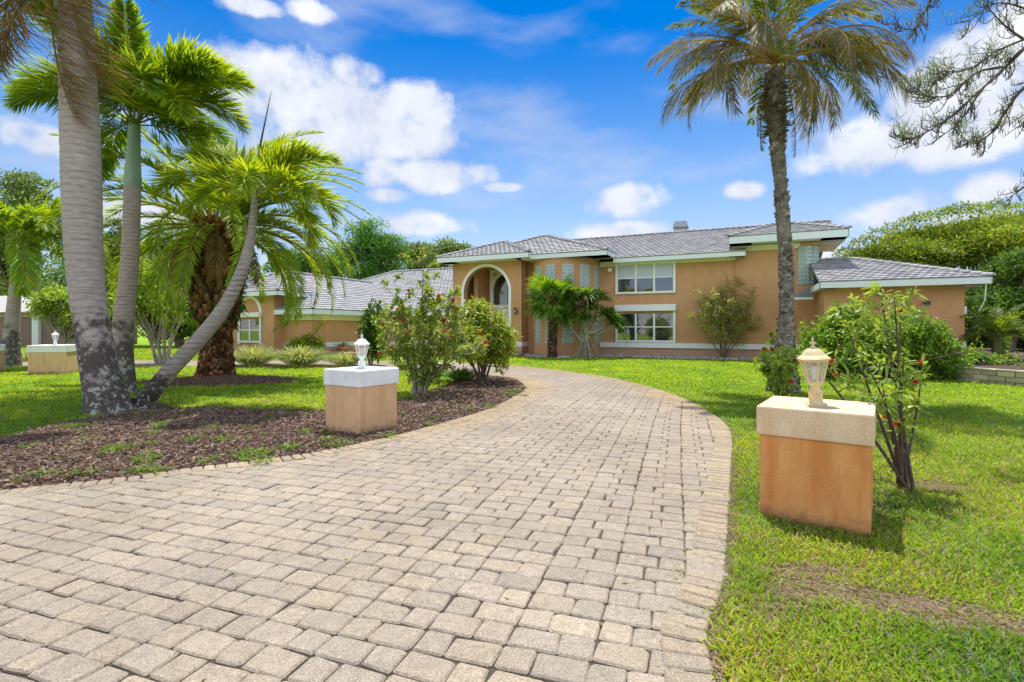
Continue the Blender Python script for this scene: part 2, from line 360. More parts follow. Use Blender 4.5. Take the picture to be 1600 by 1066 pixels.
MAT['col'] = M('coloured_surface', (1,1,1), .85, .2, 20, .3, 60, attr=True, spec=.25)

# ------------------------------------------------------------------ ground, driveway, mulch
def xy(v): return (v.x, v.y)
right_edge = [(.55,-4),(.72,0)]+[xy(G(*p)) for p in ((1115,1066),(1131,900),(1141,740),(1143,690),(1133,664),(1100,640),(1060,621),(1000,602),(940,589),(880,580.5),(830,574.5),(790,571))]
right_edge += [(-2.6,23.0),(-5.5,23.8),(-10,24.2),(-20,24.3),(-40,24.3)]
left_edge = [(-14,-1.0),(-9.5,2.2),(-6.6,4.0)]+[xy(G(*p)) for p in ((0,770),(192,750),(288,736),(480,712),(560,696),(620,683),(700,661),(766,640),(806,620),(821,608),(812,597),(790,590.5))]
left_edge += [(-1.6,17.4),(-3.2,18.8),(-5.5,19.7),(-10,20.4),(-20,20.6),(-40,20.6)]
RE = [(p.x, p.y) for p in smooth_line([(x, y, 0) for x, y in right_edge], 6)]
LE = [(p.x, p.y) for p in smooth_line([(x, y, 0) for x, y in left_edge], 6)]
DRIVE = RE+LE[::-1]
mulch_back = [xy(G(*p)) for p in ((760,588.5),(722,592),(703,600),(665,612),(622,626),(560,641),(480,641),(400,640),(330,637),(262,640),(190,646),(120,657),(60,668),(0,684))]+[(-8.6,6.6),(-12,5.2),(-17,3.4)]
MB_ = [(p.x, p.y) for p in smooth_line([(x, y, 0) for x, y in mulch_back], 5)]
mi = [i for i, p in enumerate(LE) if p[1] < 16.6]
LEm = LE[:max(mi)+1]
MULCH = MB_+LEm
def resample(P, step):
    P = [Vector((p[0], p[1], 0)) for p in P]; out = [P[0].copy()]; acc = 0.0
    for a, b in zip(P, P[1:]):
        d = (b-a).length; t = step-acc
        while t <= d:
            out.append(a+(b-a)*(t/d)); t += step
        acc = (acc+d) % step if d else acc
    return out

def ground_mat():
    m = bpy.data.materials.new('lawn_soil'); m.use_nodes = True; nt = m.node_tree; N = nt.nodes; L = nt.links
    b = N['Principled BSDF']; b.inputs['Roughness'].default_value = .95; b.inputs['Specular IOR Level'].default_value = .1
    tc = N.new('ShaderNodeTexCoord')
    def noise(s, d=6):
        n = N.new('ShaderNodeTexNoise'); n.inputs['Scale'].default_value = s; n.inputs['Detail'].default_value = d; L.new(tc.outputs['Object'], n.inputs['Vector']); return n.outputs[0]
    def ramp(s, stops):
        r = N.new('ShaderNodeValToRGB'); L.new(s, r.inputs[0]); e = r.color_ramp.elements
        e[0].position, e[0].color = stops[0][0], (*stops[0][1], 1); e[1].position, e[1].color = stops[-1][0], (*stops[-1][1], 1)
        for p, c in stops[1:-1]:
            x = e.new(p); x.color = (*c, 1)
        return r.outputs[0]
    near = ramp(noise(35, 10), [(.3, (.075,.055,.03)), (.48, (.16,.14,.06)), (.62, (.20,.19,.09)), (.75, (.30,.26,.15))])
    far = ramp(noise(9, 9), [(.28, (.18,.29,.02)), (.5, (.23,.36,.025)), (.75, (.30,.42,.04))])
    vd = N.new('ShaderNodeVectorMath'); vd.operation = 'LENGTH'; L.new(tc.outputs['Object'], vd.inputs[0])
    mr = N.new('ShaderNodeMapRange'); L.new(vd.outputs['Value'], mr.inputs[0]); mr.inputs[1].default_value = 6; mr.inputs[2].default_value = 17; 
    mx = N.new('ShaderNodeMix'); mx.data_type = 'RGBA'; L.new(mr.outputs[0], mx.inputs[0]); L.new(near, mx.inputs[6]); L.new(far, mx.inputs[7]); L.new(mx.outputs[2], b.inputs['Base Color'])
    bp = N.new('ShaderNodeBump'); bp.inputs['Strength'].default_value = .9; bp.inputs['Distance'].default_value = .04; L.new(noise(60, 8), bp.inputs['Height']); L.new(bp.outputs[0], b.inputs['Normal'])
    return m
lawn = sheet('lawn', [(-500,-60),(500,-60),(500,900),(-500,900)], 0.0, ground_mat())
sand = M('joint_sand', (.07,.055,.038), .95, .3, 30, .5, 120)
drive = sheet('driveway', DRIVE, .004, sand)
mulch_soil = M('mulch_soil', (.085,.05,.035), .95, .45, 40, .9, 90, dist=.03)
mulch = sheet('mulch_bed', MULCH, .006, mulch_soil)

def paver_mat():
    m = M('paver_concrete', (1,1,1), .9, .16, 22, .55, 170, attr=True, spec=.25, dist=.004)
    nt = m.node_tree; N = nt.nodes; L = nt.links; b = N['Principled BSDF']
    src = b.inputs['Base Color'].links[0].from_socket
    tc = N.new('ShaderNodeTexCoord')
    n1 = N.new('ShaderNodeTexNoise'); n1.inputs['Scale'].default_value = 95; n1.inputs['Detail'].default_value = 4; L.new(tc.outputs['Object'], n1.inputs['Vector'])
    r1 = N.new('ShaderNodeMapRange'); L.new(n1.outputs[0], r1.inputs[0]); r1.inputs[1].default_value = .3; r1.inputs[2].default_value = .72; r1.inputs[3].default_value = .60; r1.inputs[4].default_value = 1.26
    n2 = N.new('ShaderNodeTexNoise'); n2.inputs['Scale'].default_value = .55; n2.inputs['Detail'].default_value = 6; L.new(tc.outputs['Object'], n2.inputs['Vector'])
    r2 = N.new('ShaderNodeMapRange'); L.new(n2.outputs[0], r2.inputs[0]); r2.inputs[1].default_value = .35; r2.inputs[2].default_value = .65; r2.inputs[3].default_value = .86; r2.inputs[4].default_value = 1.08
    mu = N.new('ShaderNodeMath'); mu.operation = 'MULTIPLY'; L.new(r1.outputs[0], mu.inputs[0]); L.new(r2.outputs[0], mu.inputs[1])
    vm = N.new('ShaderNodeVectorMath'); vm.operation = 'SCALE'; L.new(src, vm.inputs[0]); L.new(mu.outputs[0], vm.inputs['Scale']); L.new(vm.outputs[0], b.inputs['Base Color'])
    return m
PAV = paver_mat()
def stones(C, ang, l, w, zt, cols, rng, name, parent, round_=.03, jit=.0055):
    """rounded, slightly uneven paving stones: centres C (n,2), long side at angle ang"""
    n = len(C); l = np.broadcast_to(l, (n,)); w = np.broadcast_to(w, (n,)); ang = np.broadcast_to(ang, (n,))
    r = np.full(n, round_); hl, hw = l/2, w/2
    ox = np.stack([hl-r, hl, hl, hl-r, -hl+r, -hl, -hl, -hl+r], 1); oy = np.stack([-hw, -hw+r, hw-r, hw, hw, hw-r, -hw+r, -hw], 1)
    ox = ox+rng.normal(0, jit, ox.shape); oy = oy+rng.normal(0, jit, oy.shape)
    ch = .009
    sx = 1-ch/hl; sy = 1-ch/hw
    tilt = rng.normal(0, .010, (n,2)); dz = rng.normal(0, .0022, n)
    rings = []
    for (fx, fy, z) in ((sx, sy, 0.0), (1+0*sx, 1+0*sy, -.009), (1+0*sx, 1+0*sy, -.05)):
        X, Y = ox*fx[:,None], oy*fy[:,None]
        Z = zt+dz[:,None]+z+X*tilt[:,:1]+Y*tilt[:,1:]
        c, s = np.cos(ang)[:,None], np.sin(ang)[:,None]
        rings.append(np.stack([C[:,:1]+X*c-Y*s, C[:,1:]+X*s+Y*c, Z], -1))
    V = np.stack(rings, 1).reshape(n, 24, 3)
    q = [(0,1,2,7),(2,3,6,7),(3,4,5,6)]
    for a in (0, 8):
        for i in range(8):
            k = (i+1) % 8; q.append((a+i, a+8+i, a+8+k, a+k))
    q = np.array(q); T = np.concatenate([q[:,[0,1,2]], q[:,[0,2,3]]])
    T = (T[None]+(np.arange(n)*24)[:,None,None]).reshape(-1,3)
    g = Geo(); g.tris(V.reshape(-1,3), T, np.repeat(cols, 24, axis=0)); return g.build(name, PAV, parent)
rng = np.random.default_rng(3)
PC = [(.312,.262,.20),(.325,.27,.20),(.296,.25,.195),(.33,.272,.198),(.303,.256,.20),(.315,.262,.196),(.31,.262,.206),(.28,.241,.19)]
ang0 = R(-18.5); ca, sa = math.cos(ang0), math.sin(ang0)     # courses run at this angle, lanes at right angles to it
inner_r = RE; border_w = .20
def dist_to(P, line):
    L_ = np.array(line); d = np.full(len(P), 1e9)
    for a, b in zip(L_[:-1], L_[1:]):
        ab = b-a; t = np.clip(((P-a)@ab)/(ab@ab+1e-9), 0, 1); d = np.minimum(d, np.linalg.norm(P-a-t[:,None]*ab, axis=1))
    return d
lane, course, gap = .421, .173, .006
Cs, Ls = [], []
for j in range(-34, 206):
    b0 = j*course
    for i in range(-76, 34):
        a0 = i*lane
        first_long = (j+i*0) % 2 == 0
        for k in range(2):
            long_ = (k == 0) == first_long
            ln = .2515 if long_ else .1695
            c = a0+(ln/2 if k == 0 else lane-ln/2)
            Cs.append((c*ca-b0*sa, c*sa+b0*ca)); Ls.append(ln-gap)
Cs = np.array(Cs); Ls = np.array(Ls)
Cs += np.stack([.03*np.sin(Cs[:,1]*.45+1)+.004*np.sin(Cs[:,1]*2.1), .03*np.sin(Cs[:,0]*.5)+.004*np.sin(Cs[:,0]*1.9)], 1)
ok = inpoly(Cs[:,0], Cs[:,1], DRIVE) & (Cs[:,1] > -3.5) & (Cs[:,0] > -26)
Cs, Ls = Cs[ok], Ls[ok]
dd = np.minimum(dist_to(Cs, RE), dist_to(Cs, LE)); ok = dd > border_w-.10; Cs, Ls = Cs[ok], Ls[ok]
pcol = pick(PC, len(Cs), rng, .07)*1.07; st_ = vnoise(Cs[:,0]*.6, Cs[:,1]*.6, 21)
warm = np.clip(1-dd[ok]/.9, 0, 1)*np.clip((Cs[:,1]-5)/6, 0, 1)*(.4+st_)
pcol = pcol*(1+warm[:,None]*np.array([.16,.0,-.30]))*(1-.16*np.clip(st_-.55, 0, 1)[:,None]*np.array([1,1.1,1.2]))
stones(Cs, ang0+rng.normal(0, .012, len(Cs)), Ls, course-gap, round(.020,3), pcol, rng, 'pavers', drive, .015)
BC = [(.36,.29,.205),(.39,.31,.205),(.335,.28,.21),(.40,.33,.23),(.35,.295,.22)]
bc, ba = [], []
for line, sgn in ((RE, 1), (LE, -1)):
    Q = resample(line, .112)
    for a, b in zip(Q[:-1], Q[1:]):
        m = (a+b)/2; t = (b-a).normalized(); nrm_ = Vector((-t.y, t.x, 0))*sgn
        c = m+nrm_*(border_w/2+.005)
        if c.y > -3.5 and c.x > -26: bc.append((c.x, c.y)); ba.append(math.atan2(nrm_.y, nrm_.x))
bc = np.array(bc); ba = np.array(ba)
bcol = pick(BC, len(bc), rng, .09)*.88; w_ = np.clip((bc[:,1]-4.5)/5, 0, 1)[:,None]; bcol = bcol*(1+w_*np.array([.06,.0,-.12]))
stones(bc, ba+rng.normal(0, .02, len(bc)), border_w+.02, .104, .028, bcol, rng, 'border_pavers', drive, .012, .002)

# ------------------------------------------------------------------ the house (local x along the facade, local y into the plot)
HO = Vector((8.78, 27.0, 0)); HA = math.atan2(-.418, .909)
house = thing('house', 'large two storey tan stucco house with grey tiled hip roofs and an arched entry', 'house', HO, HA)
def hw(u, v, z=0): return Vector((HO.x+.909*u+.418*v, HO.y-.418*u+.909*v, z))

def wall_poly(g, loop2, y, t=.25, along=True): pass
wl = Geo()
wl.box(-4.4, 2.75, 0, .3, .5, 5.2); wl.box(2.75, 5.55, -.08, .3, .5, 5.66)        # main facade and the taller bay at its right
wl.box(5.55, 6.4, -.08, .3, .5, 3.62); wl.box(5.55, 6.4, -.08, .3, 5.5, 5.66); wl.box(6.1, 6.4, .3, 9, .5, 5.66)
o = wl.build('facade_wall', MAT['stucco'], house)
wb = Geo()
wb.box(-4.35, 6.5, -.02, .25, -.2, .5)
o = wb.build('base_wall', MAT['stucco_base'], house)
bn = Geo()
bn.box(-4.2, 6.4, -.13, .25, .5, .76); o = bn.build('base_band', MAT['white'], house)
fz = Geo(); fz.box(-4.2, 2.9, -.06, 0, 4.98, 5.2); fz.build('frieze', MAT['cream'], house); fz = Geo(); fz.box(2.6, 5.6, -.14, -.08, 5.4, 5.66); fz.build('frieze', MAT['cream'], house)
jn = Geo(); jn.box(-.012, .012, -.004, 0, .77, 4.97); jn.box(.013, 2.74, -.004, 0, 2.99, 3.012); jn.build('wall_joint', MAT['stucco_base'], house)
# right hand single storey wing
ww = Geo(); ww.box(6.25, 10.9, -3.0, 6, .3, 3.22); ww.build('wing_wall', MAT['stucco'], house)
w2 = Geo(); w2.box(6.2, 10.95, -3.04, 6.05, .76, .98); w2.box(10.9, 11.0, -2.9, -2.7, 2.1, 2.4); w2.build('wing_band', MAT['white'], house)
w3 = Geo(); w3.box(6.22, 10.93, -3.02, 6.02, 0, .3); w3.build('wing_base', MAT['stucco_base'], house)
# bow wall: an arc with its windows between the entry and the facade
bu, bv, br = -6.2, .1, 1.95
ba_ = lambda t: (bu+br*math.sin(t), bv-br*math.cos(t))
g = Geo(); n = 40; T0, T1 = R(-82), R(90)
V = []
for i in range(n+1):
    x, y = ba_(T0+(T1-T0)*i/n); V += [(x, y, 0), (x, y, 5.55)]
g.poly(V, [(2*i, 2*i+2, 2*i+3, 2*i+1) for i in range(n)])
g.build('bow_wall', MAT['stucco'], house, smooth=True)
g = Geo(); g.box(-8.49, -8.05, -.25, .3, 0, 5.5); g.build('link_wall', MAT['stucco'], house)
def block_window(parent, name, path, z0, z1, rows, cols, mat=MAT['block']):
    """a curved panel of glass blocks; path(s) -> (x, y, nx, ny) for s in 0..1"""
    fr = Geo(); bl = Geo()
    cs = [path(i/cols) for i in range(cols+1)]
    V = []
    for (x, y, nx, ny) in cs: V += [(x+nx*.012, y+ny*.012, z0), (x+nx*.012, y+ny*.012, z1)]
    fr.poly(V, [(2*i, 2*i+2, 2*i+3, 2*i+1) for i in range(cols)])
    w = fr.build(name, MAT['mortar'], parent)
    for i in range(cols):
        for j in range(rows):
            a0, a1 = (i+.05)/cols, (i+.95)/cols; zz0 = z0+(z1-z0)*(j+.05)/rows; zz1 = z0+(z1-z0)*(j+.95)/rows
            P0, P1 = path(a0), path(a1); Q0, Q1 = path(a0+.2*(a1-a0)), path(a1-.2*(a1-a0)); dz = (zz1-zz0)*.2
            Vv = []
            for (p, z, d) in ((P0,zz0,.015),(P1,zz0,.015),(P1,zz1,.015),(P0,zz1,.015),(Q0,zz0+dz,.04),(Q1,zz0+dz,.04),(Q1,zz1-dz,.04),(Q0,zz1-dz,.04)):
                Vv.append((p[0]+p[2]*d, p[1]+p[3]*d, z))
            bl.poly(Vv, [(4,5,6,7),(0,1,5,4),(1,2,6,5),(2,3,7,6),(3,0,4,7)])
    bl.build('glass_block', mat, w, smooth=False)
def bow_path(t0, t1):
    def f(s):
        t = t0+(t1-t0)*s; x, y = ba_(t); return (x, y, math.sin(t), -math.cos(t))
    return f
for c in (-39, -10, 20, 49, 78):
    block_window(house, 'window', bow_path(R(c-8.8), R(c+8.8)), .7, 2.4, 9, 2)
    block_window(house, 'window', bow_path(R(c-8.8), R(c+8.8)), 3.45, 5.05, 9, 2)
def corner_path(s):
    L1 = .45; ang = math.pi/2
    if s < .35: return (5.5+s/.35*.35, -.1, 0, -1)
    if s > .92: return (6.42, .45+(s-.92)/.08*.1, 1, 0)
    t = (s-.35)/.57*ang; return (5.85+.57*math.sin(t), .47-.57*math.cos(t), math.sin(t), -math.cos(t))
block_window(house, 'window', corner_path, 3.62, 5.5, 10, 8)

# entry: arched opening in a thick front wall, a recess behind it with an arched window over the door
def arch_wall(g, x0, x1, z0, z1, cx, r, zs, y, y2, n=28):
    pts = [(cx-r, z0)]+[(cx-r*math.cos(math.pi*i/n), zs+r*math.sin(math.pi*i/n)) for i in range(n+1)]+[(cx+r, z0)]
    for yy in (y, y2):
        V = []; Fc = []
        for (x, z) in pts: V.append((x, yy, z))
        m = len(pts)
        for (x, z) in pts:
            if x < cx-1e-6: ox, oz = x0, z if z < zs else zs+(z-zs)*(z1-zs)/r
            else: ox, oz = x1, z if z < zs else zs+(z-zs)*(z1-zs)/r
            V.append((ox, yy, oz))
        for i in range(m-1):
            Fc.append((i, i+1, m+i+1, m+i) if yy == y else (m+i, m+i+1, i+1, i))
        g.poly(V, Fc)
    V = [(x, y, z) for x, z in pts]+[(x, y2, z) for x, z in pts]; m = len(pts)
    g.poly(V, [(i, m+i, m+i+1, i+1) for i in range(m-1)])
def arch_trim(g, cx, r0, r1, zs, z0, y0, y1, n=28):
    def ring(r): return [(cx-r, z0)]+[(cx-r*math.cos(math.pi*i/n), zs+r*math.sin(math.pi*i/n)) for i in range(n+1)]+[(cx+r, z0)]
    a, b = ring(r0), ring(r1); m = len(a)
    V = [(x, y0, z) for x, z in a]+[(x, y0, z) for x, z in b]+[(x, y1, z) for x, z in a]+[(x, y1, z) for x, z in b]
    Fc = []
    for i in range(m-1):
        Fc += [(i, i+1, m+i+1, m+i), (m+i, m+i+1, 3*m+i+1, 3*m+i), (i, 2*m+i, 2*m+i+1, i+1)]
    g.poly(V, Fc)
ex0, ex1, ecx, er, ezs = -13.1, -8.5, -10.82, 1.5, 3.7
g = Geo(); arch_wall(g, ex0, ex1, .0, 5.56, ecx, er, ezs, -1.2, -.8)
g.box(ex0, ex0+.3, -.79, 3, 0, 5.56); g.box(ex1-.3, ex1, -.79, 1.2, 0, 5.56)
g.build('entry_wall', MAT['stucco'], house)
g = Geo()
g.box(ex0+.3, ex1-.3, 1.3, 1.5, 0, 5.5); g.box(ex0+.3, ex1-.3, -.8, 1.3, 5.3, 5.5); g.box(-12.2, -11.9, -.2, 1.3, 0, 5.3)
g.build('porch_wall', MAT['stucco'], house)
g = Geo(); arch_trim(g, ecx, er, er+.17, ezs, .76, -1.24, -1.1); g.build('arch_trim', MAT['white'], house)
for (a, b, c) in ((ex0-.04, ecx-er, -.76), (ecx+er, ex1+.04, -.3)):
    g = Geo(); g.box(a, b, -1.26, c, .5, .76); g.build('entry_band', MAT['white'], house)
    g = Geo(); g.box(a+.02, b-.02, -1.22, c-.02, -.1, .5); g.build('entry_base', MAT['stucco_base'], house)
wn = Geo(); arch_trim(wn, -10.6, .9, 1.12, 4.1, 3.05, 1.16, 1.3); wn.box(-11.72, -9.48, 1.14, 1.3, 2.82, 3.04); wn.box(-10.63, -10.57, 1.2, 1.3, 3.05, 5.0); wn.box(-11.75, -11.5, 1.12, 1.3, 0, 5.3); wn.box(-11.8,-9.4,1.18,1.3,5.1,5.3)
w = wn.build('arched_window', MAT['white'], house)
pn = Geo(); pts = [(-10.6-.9, 3.04)]+[(-10.6-.9*math.cos(math.pi*i/24), 4.1+.9*math.sin(math.pi*i/24)) for i in range(25)]+[(-10.6+.9, 3.04)]
pn.poly([(x, 1.26, z) for x, z in pts], [tuple(range(len(pts)))[::-1]]); pn.build('pane', MAT['glass'], w)
dr = Geo(); dr.box(-11.4, -9.8, 1.2, 1.3, .1, 2.8)
for x in (-11.2, -10.52):
    for (a, b) in ((.3, 1.0), (1.15, 2.5)):
        dr.box(x, x+.55, 1.17, 1.2, a, a+.05); dr.box(x, x+.55, 1.17, 1.2, b-.05, b); dr.box(x, x+.05, 1.17, 1.2, a, b); dr.box(x+.5, x+.55, 1.17, 1.2, a, b)
d = dr.build('front_door', MAT['white'], house)
dp = Geo(); dp.box(-11.14, -10.71, 1.18, 1.199, 1.21, 2.44); dp.box(-10.46, -10.03, 1.18, 1.199, 1.21, 2.44); dp.build('pane', MAT['glass'], d)
g = Geo(); g.box(-10.6, -10.5, 1.1, 1.17, 1.0, 1.06); g.build('handle', MAT['metal'], d)
g = Geo(); g.box(-14.5, -8.5, -2.3, 1.3, -.1, .1); g.box(-14.2, -8.8, -1.9, 1.3, .1, .2); g.build('porch_step', MAT['stucco_base'], house)

# windows of the facade
def window(x0, x1, z0, z1, y, cols, rows, shutter=0, pale_panel=0, trim=.13, name='window'):
    f = Geo()
    f.box(x0, x0+trim, y-.10, y, z0, z1); f.box(x1-trim, x1, y-.10, y, z0, z1)
    f.box(x0+trim, x1-trim, y-.10, y, z1-trim, z1); f.box(x0+trim, x1-trim, y-.12, y, z0, z0+trim*.9)
    gx0, gx1, gz0, gz1 = x0+trim, x1-trim, z0+trim*.9, z1-trim-(shutter if shutter else 0)
    for i in range(1, cols):
        x = gx0+(gx1-gx0)*i/cols; f.box(x-.05, x+.05, y-.07, y, gz0, gz1)
    for i in range(1, rows):
        z = gz0+(gz1-gz0)*i/rows; f.box(gx0, gx1, y-.055, y, z-.03, z+.03)
    w = f.build(name, MAT['white'], house); bevel(w, .008, 1)
    p = Geo()
    for i in range(cols):
        for j in range(rows):
            a0, a1 = gx0+(gx1-gx0)*i/cols+.01, gx0+(gx1-gx0)*(i+1)/cols-.01; b0, b1 = gz0+(gz1-gz0)*j/rows+.01, gz0+(gz1-gz0)*(j+1)/rows-.01
            t = random.uniform(-.006, .006)
            p.poly([(a0,y-.03+t,b0),(a1,y-.03-t,b0),(a1,y-.03-t,b1),(a0,y-.03+t,b1)], [(0,1,2,3)])
    p.build('pane', MAT['glass'], w)
    if pale_panel:
        b = Geo(); b.box(gx0+.02, gx1-.02, y-.045, y-.034, gz1-(gz1-gz0)*pale_panel, gz1-.01); b.build('pale_panel', MAT['pale_panel'], w)  # flat pale grey panel over the upper part of the panes
    if shutter:
        s = Geo(); s.box(x0-.03, x1+.03, y-.26, y, z1-shutter, z1+.02); bevel(s.build('shutter_box', MAT['white'], w), .015, 1)
random.seed(4)
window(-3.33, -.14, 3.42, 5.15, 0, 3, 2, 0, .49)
window(-3.33, -.14, .78, 2.8, 0, 3, 2, .33)
# garage side: bay with an arched blind panel, lower wing and the wall that joins it to the entry
g = Geo(); g.box(-26.0, -21.4, -7.2, 2, .4, 3.42); g.build('bay_wall', MAT['stucco'], house)
g = Geo(); g.box(-21.4, -19.16, -6.5, 2, .45, 2.36); g.box(-19.16, -13.1, -.5, .3, .4, 2.36); g.box(-27.6, -26.0, -6.5, 2, .4, 2.36); g.build('garage_wall', MAT['stucco'], house)
g = Geo(); g.box(-21.42, -19.12, -6.54, 2.02, .45, .72); g.box(-19.1, -13.1, -.54, .3, .45, .72); g.build('garage_band', MAT['white'], house)
g = Geo(); g.box(-26.02, -21.38, -7.22, 2.02, -.1, .4); g.box(-21.41, -19.14, -6.52, 2.01, -.1, .45); g.build('garage_base', MAT['stucco_base'], house)
g = Geo(); g.box(-21.39, -19.02, -6.66, -6.5, 2.02, 2.36); g.box(-19.16, -19.02, -6.5, -.6, 2.02, 2.36); g.build('garage_frieze', MAT['cream'], house)
bx = -23.35
window(bx-1.0, bx+1.0, .7, 2.45, -7.2, 2, 2, .25)
g = Geo(); arch_trim(g, bx, .82, 1.0, 2.47, .6, -7.28, -7.2); g.build('window_arch', MAT['white'], house)

# ---- roofs: courses of real tiles clipped to each slope
def clip(poly, side):
    out = []
    for i in range(len(poly)):
        p, q = poly[i], poly[(i+1) % len(poly)]; a, b = side(p), side(q)
        if a >= 0: out.append(p)
        if (a >= 0) != (b >= 0):
            t = a/(a-b); out.append((p[0]+(q[0]-p[0])*t, p[1]+(q[1]-p[1])*t))
    return out
TC = [(.35,.345,.35),(.305,.30,.31),(.385,.375,.375),(.325,.315,.325),(.275,.27,.285),(.36,.34,.33)]
rt = np.random.default_rng(8)
def slope(g, P, tw=.30, tl=.31):
    P = [Vector(p) for p in P]
    ex = (P[1]-P[0]).normalized(); nn = (P[1]-P[0]).cross(P[-1]-P[0]).normalized()
    if nn.z < 0: nn = -nn
    ey = nn.cross(ex)
    Q = [((p-P[0]).dot(ex), (p-P[0]).dot(ey)) for p in P]
    area = sum(Q[i][0]*Q[(i+1) % len(Q)][1]-Q[(i+1) % len(Q)][0]*Q[i][1] for i in range(len(Q)))
    if area < 0: Q = Q[::-1]
    sides = []
    for i in range(len(Q)):
        (x0, y0), (x1, y1) = Q[i], Q[(i+1) % len(Q)]
        sides.append(lambda p, x0=x0, y0=y0, x1=x1, y1=y1: (x1-x0)*(p[1]-y0)-(y1-y0)*(p[0]-x0))
    xs = [q[0] for q in Q]; ys = [q[1] for q in Q]
    def h(x, y, j, off):
        fy = (y/tl)-j; ph = ((x-off)/tw) % 1.0
        return .012+.042*(1-fy)+.008*math.sin(2*math.pi*ph)
    nj = int(max(ys)/tl)+1
    for j in range(int(math.floor(min(ys)/tl)), nj):
        off = (j % 2)*tw*.5
        x = math.floor((min(xs)-off)/tw)*tw+off
        while x < max(xs):
            base = pick(TC, 1, rt, .12)[0]
            for k in range(4):
                a0, a1 = x+tw*k/4, x+tw*(k+1)/4
                cell = [(a0,j*tl),(a1,j*tl),(a1,(j+1)*tl),(a0,(j+1)*tl)]
                for s in sides:
                    cell = clip(cell, s)
                    if len(cell) < 3: break
                if len(cell) < 3: continue
                V = [tuple(P[0]+ex*c[0]+ey*c[1]+nn*h(c[0], min(c[1], (j+.999)*tl), j, off)) for c in cell]
                g.poly(V, [tuple(range(len(V)))], base)
                lo = [c for c in cell if abs(c[1]-j*tl) < 1e-6]
                if len(lo) == 2:
                    lo.sort(); f = lambda c, hh: tuple(P[0]+ex*c[0]+ey*c[1]+nn*hh)
                    g.poly([f(lo[0], -.01), f(lo[1], -.01), f(lo[1], h(lo[1][0], lo[1][1], j, off)), f(lo[0], h(lo[0][0], lo[0][1], j, off))], [(0,1,2,3)], base*.9)
            x += tw
    g.poly([tuple(p-nn*.03) for p in P], [tuple(range(len(P)))], (.2,.2,.2))
def caps(g, p, q, w=.13):                               # a row of overlapping half round ridge tiles
    p, q = Vector(p), Vector(q); L_ = (q-p).length; n = max(1, int(L_/.36)); d = (q-p)/n; t = d.normalized()
    a = t.cross(Vector((0,0,1))).normalized(); b = a.cross(t).normalized()
    for i in range(n):
        c0, c1 = p+d*i-t*.02, p+d*(i+1)+t*.02; V = []
        for (c, ww, dz) in ((c0, w*1.08, .075), (c1, w*.92, .045)):
            for k in range(6):
                th = math.pi*k/5; V.append(tuple(c+a*ww*math.cos(th)+b*(ww*.75*math.sin(th)+dz-.03)))
        g.poly(V, [(k, 6+k, 7+k, k+1) for k in range(5)]+[tuple(range(6))], pick(TC, 1, rt, .1)[0])
def eaves(fa, so, line, zt, zb, inset):                 # fascia board along the eave line plus the soffit behind it
    for (a, b) in zip(line[:-1], line[1:]):
        A_, B_ = Vector((a[0], a[1], 0)), Vector((b[0], b[1], 0)); t = (B_-A_).normalized(); nrm_ = Vector((-t.y, t.x, 0))
        V = []
        for (c, k) in ((A_, 0), (B_, 0), (B_-t*0, .05), (A_+t*0, .05)):
            p = c+nrm_*k; V.append(p)
        fa.poly([(p.x, p.y, zb) for p in V]+[(p.x, p.y, zt) for p in V], [(3,2,1,0),(4,5,6,7),(0,1,5,4),(1,2,6,5),(2,3,7,6),(3,0,4,7)])
        k = inset; s0 = A_+t*.05; s1 = B_-t*.05
        so.poly([(s0.x+nrm_.x*.05, s0.y+nrm_.y*.05, zb+.02), (s1.x+nrm_.x*.05, s1.y+nrm_.y*.05, zb+.02), (s1.x+nrm_.x*k, s1.y+nrm_.y*k, zb+.02), (s0.x+nrm_.x*k, s0.y+nrm_.y*k, zb+.02)], [(0,1,2,3)])
def roof(name, slopes, ridges, line, zt, zb, inset):
    g = Geo()
    for s in slopes: slope(g, s)
    r = g.build(name, MAT['tile'], house)
    for (p, q) in ridges:
        c = Geo(); caps(c, p, q); c.build('ridge_cap', MAT['tile'], r)
    if line:
        f, s2 = Geo(), Geo(); eaves(f, s2, line, zt, zb, inset); f.build('fascia', MAT['fascia'], r); s2.build('soffit', MAT['white'], r)
    return r
# main roof
roof('main_roof', [[(-8,-.7,5.33),(3.24,-.7,5.33),(3.24,5,7.47),(-8,5,7.47)], [(3.24,.3,5.70),(7.5,.3,5.70),(7.5,5,7.47),(3.24,5,7.47)],
                   [(7.5,5,7.47),(-8,5,7.47),(-8,10.7,5.33),(7.5,10.7,5.33)][::-1]],
     [((-8,5,7.47),(7.5,5,7.47))], [(-3.3,-.7),(3.24,-.7),(3.24,-.1)], 5.31, 5.1, .75)
# bow roof
pk = (-8.2,1.8,7.32)
roof('bow_roof', [[(-13.0,-1.95,5.62),(-3.3,-1.95,5.62),pk], [(-3.3,-1.95,5.62),(-3.3,5.5,5.62),pk], [(-3.3,5.5,5.62),(-13,5.5,5.62),pk], [(-13,5.5,5.62),(-13,-1.95,5.62),pk]],
     [((-3.3,-1.95,5.62),pk), ((-13.0,-1.95,5.62),pk), ((-3.3,5.5,5.62),pk)], [(-8.2,-1.95),(-3.3,-1.95),(-3.3,1.5)], 5.6, 5.38, 3.0)
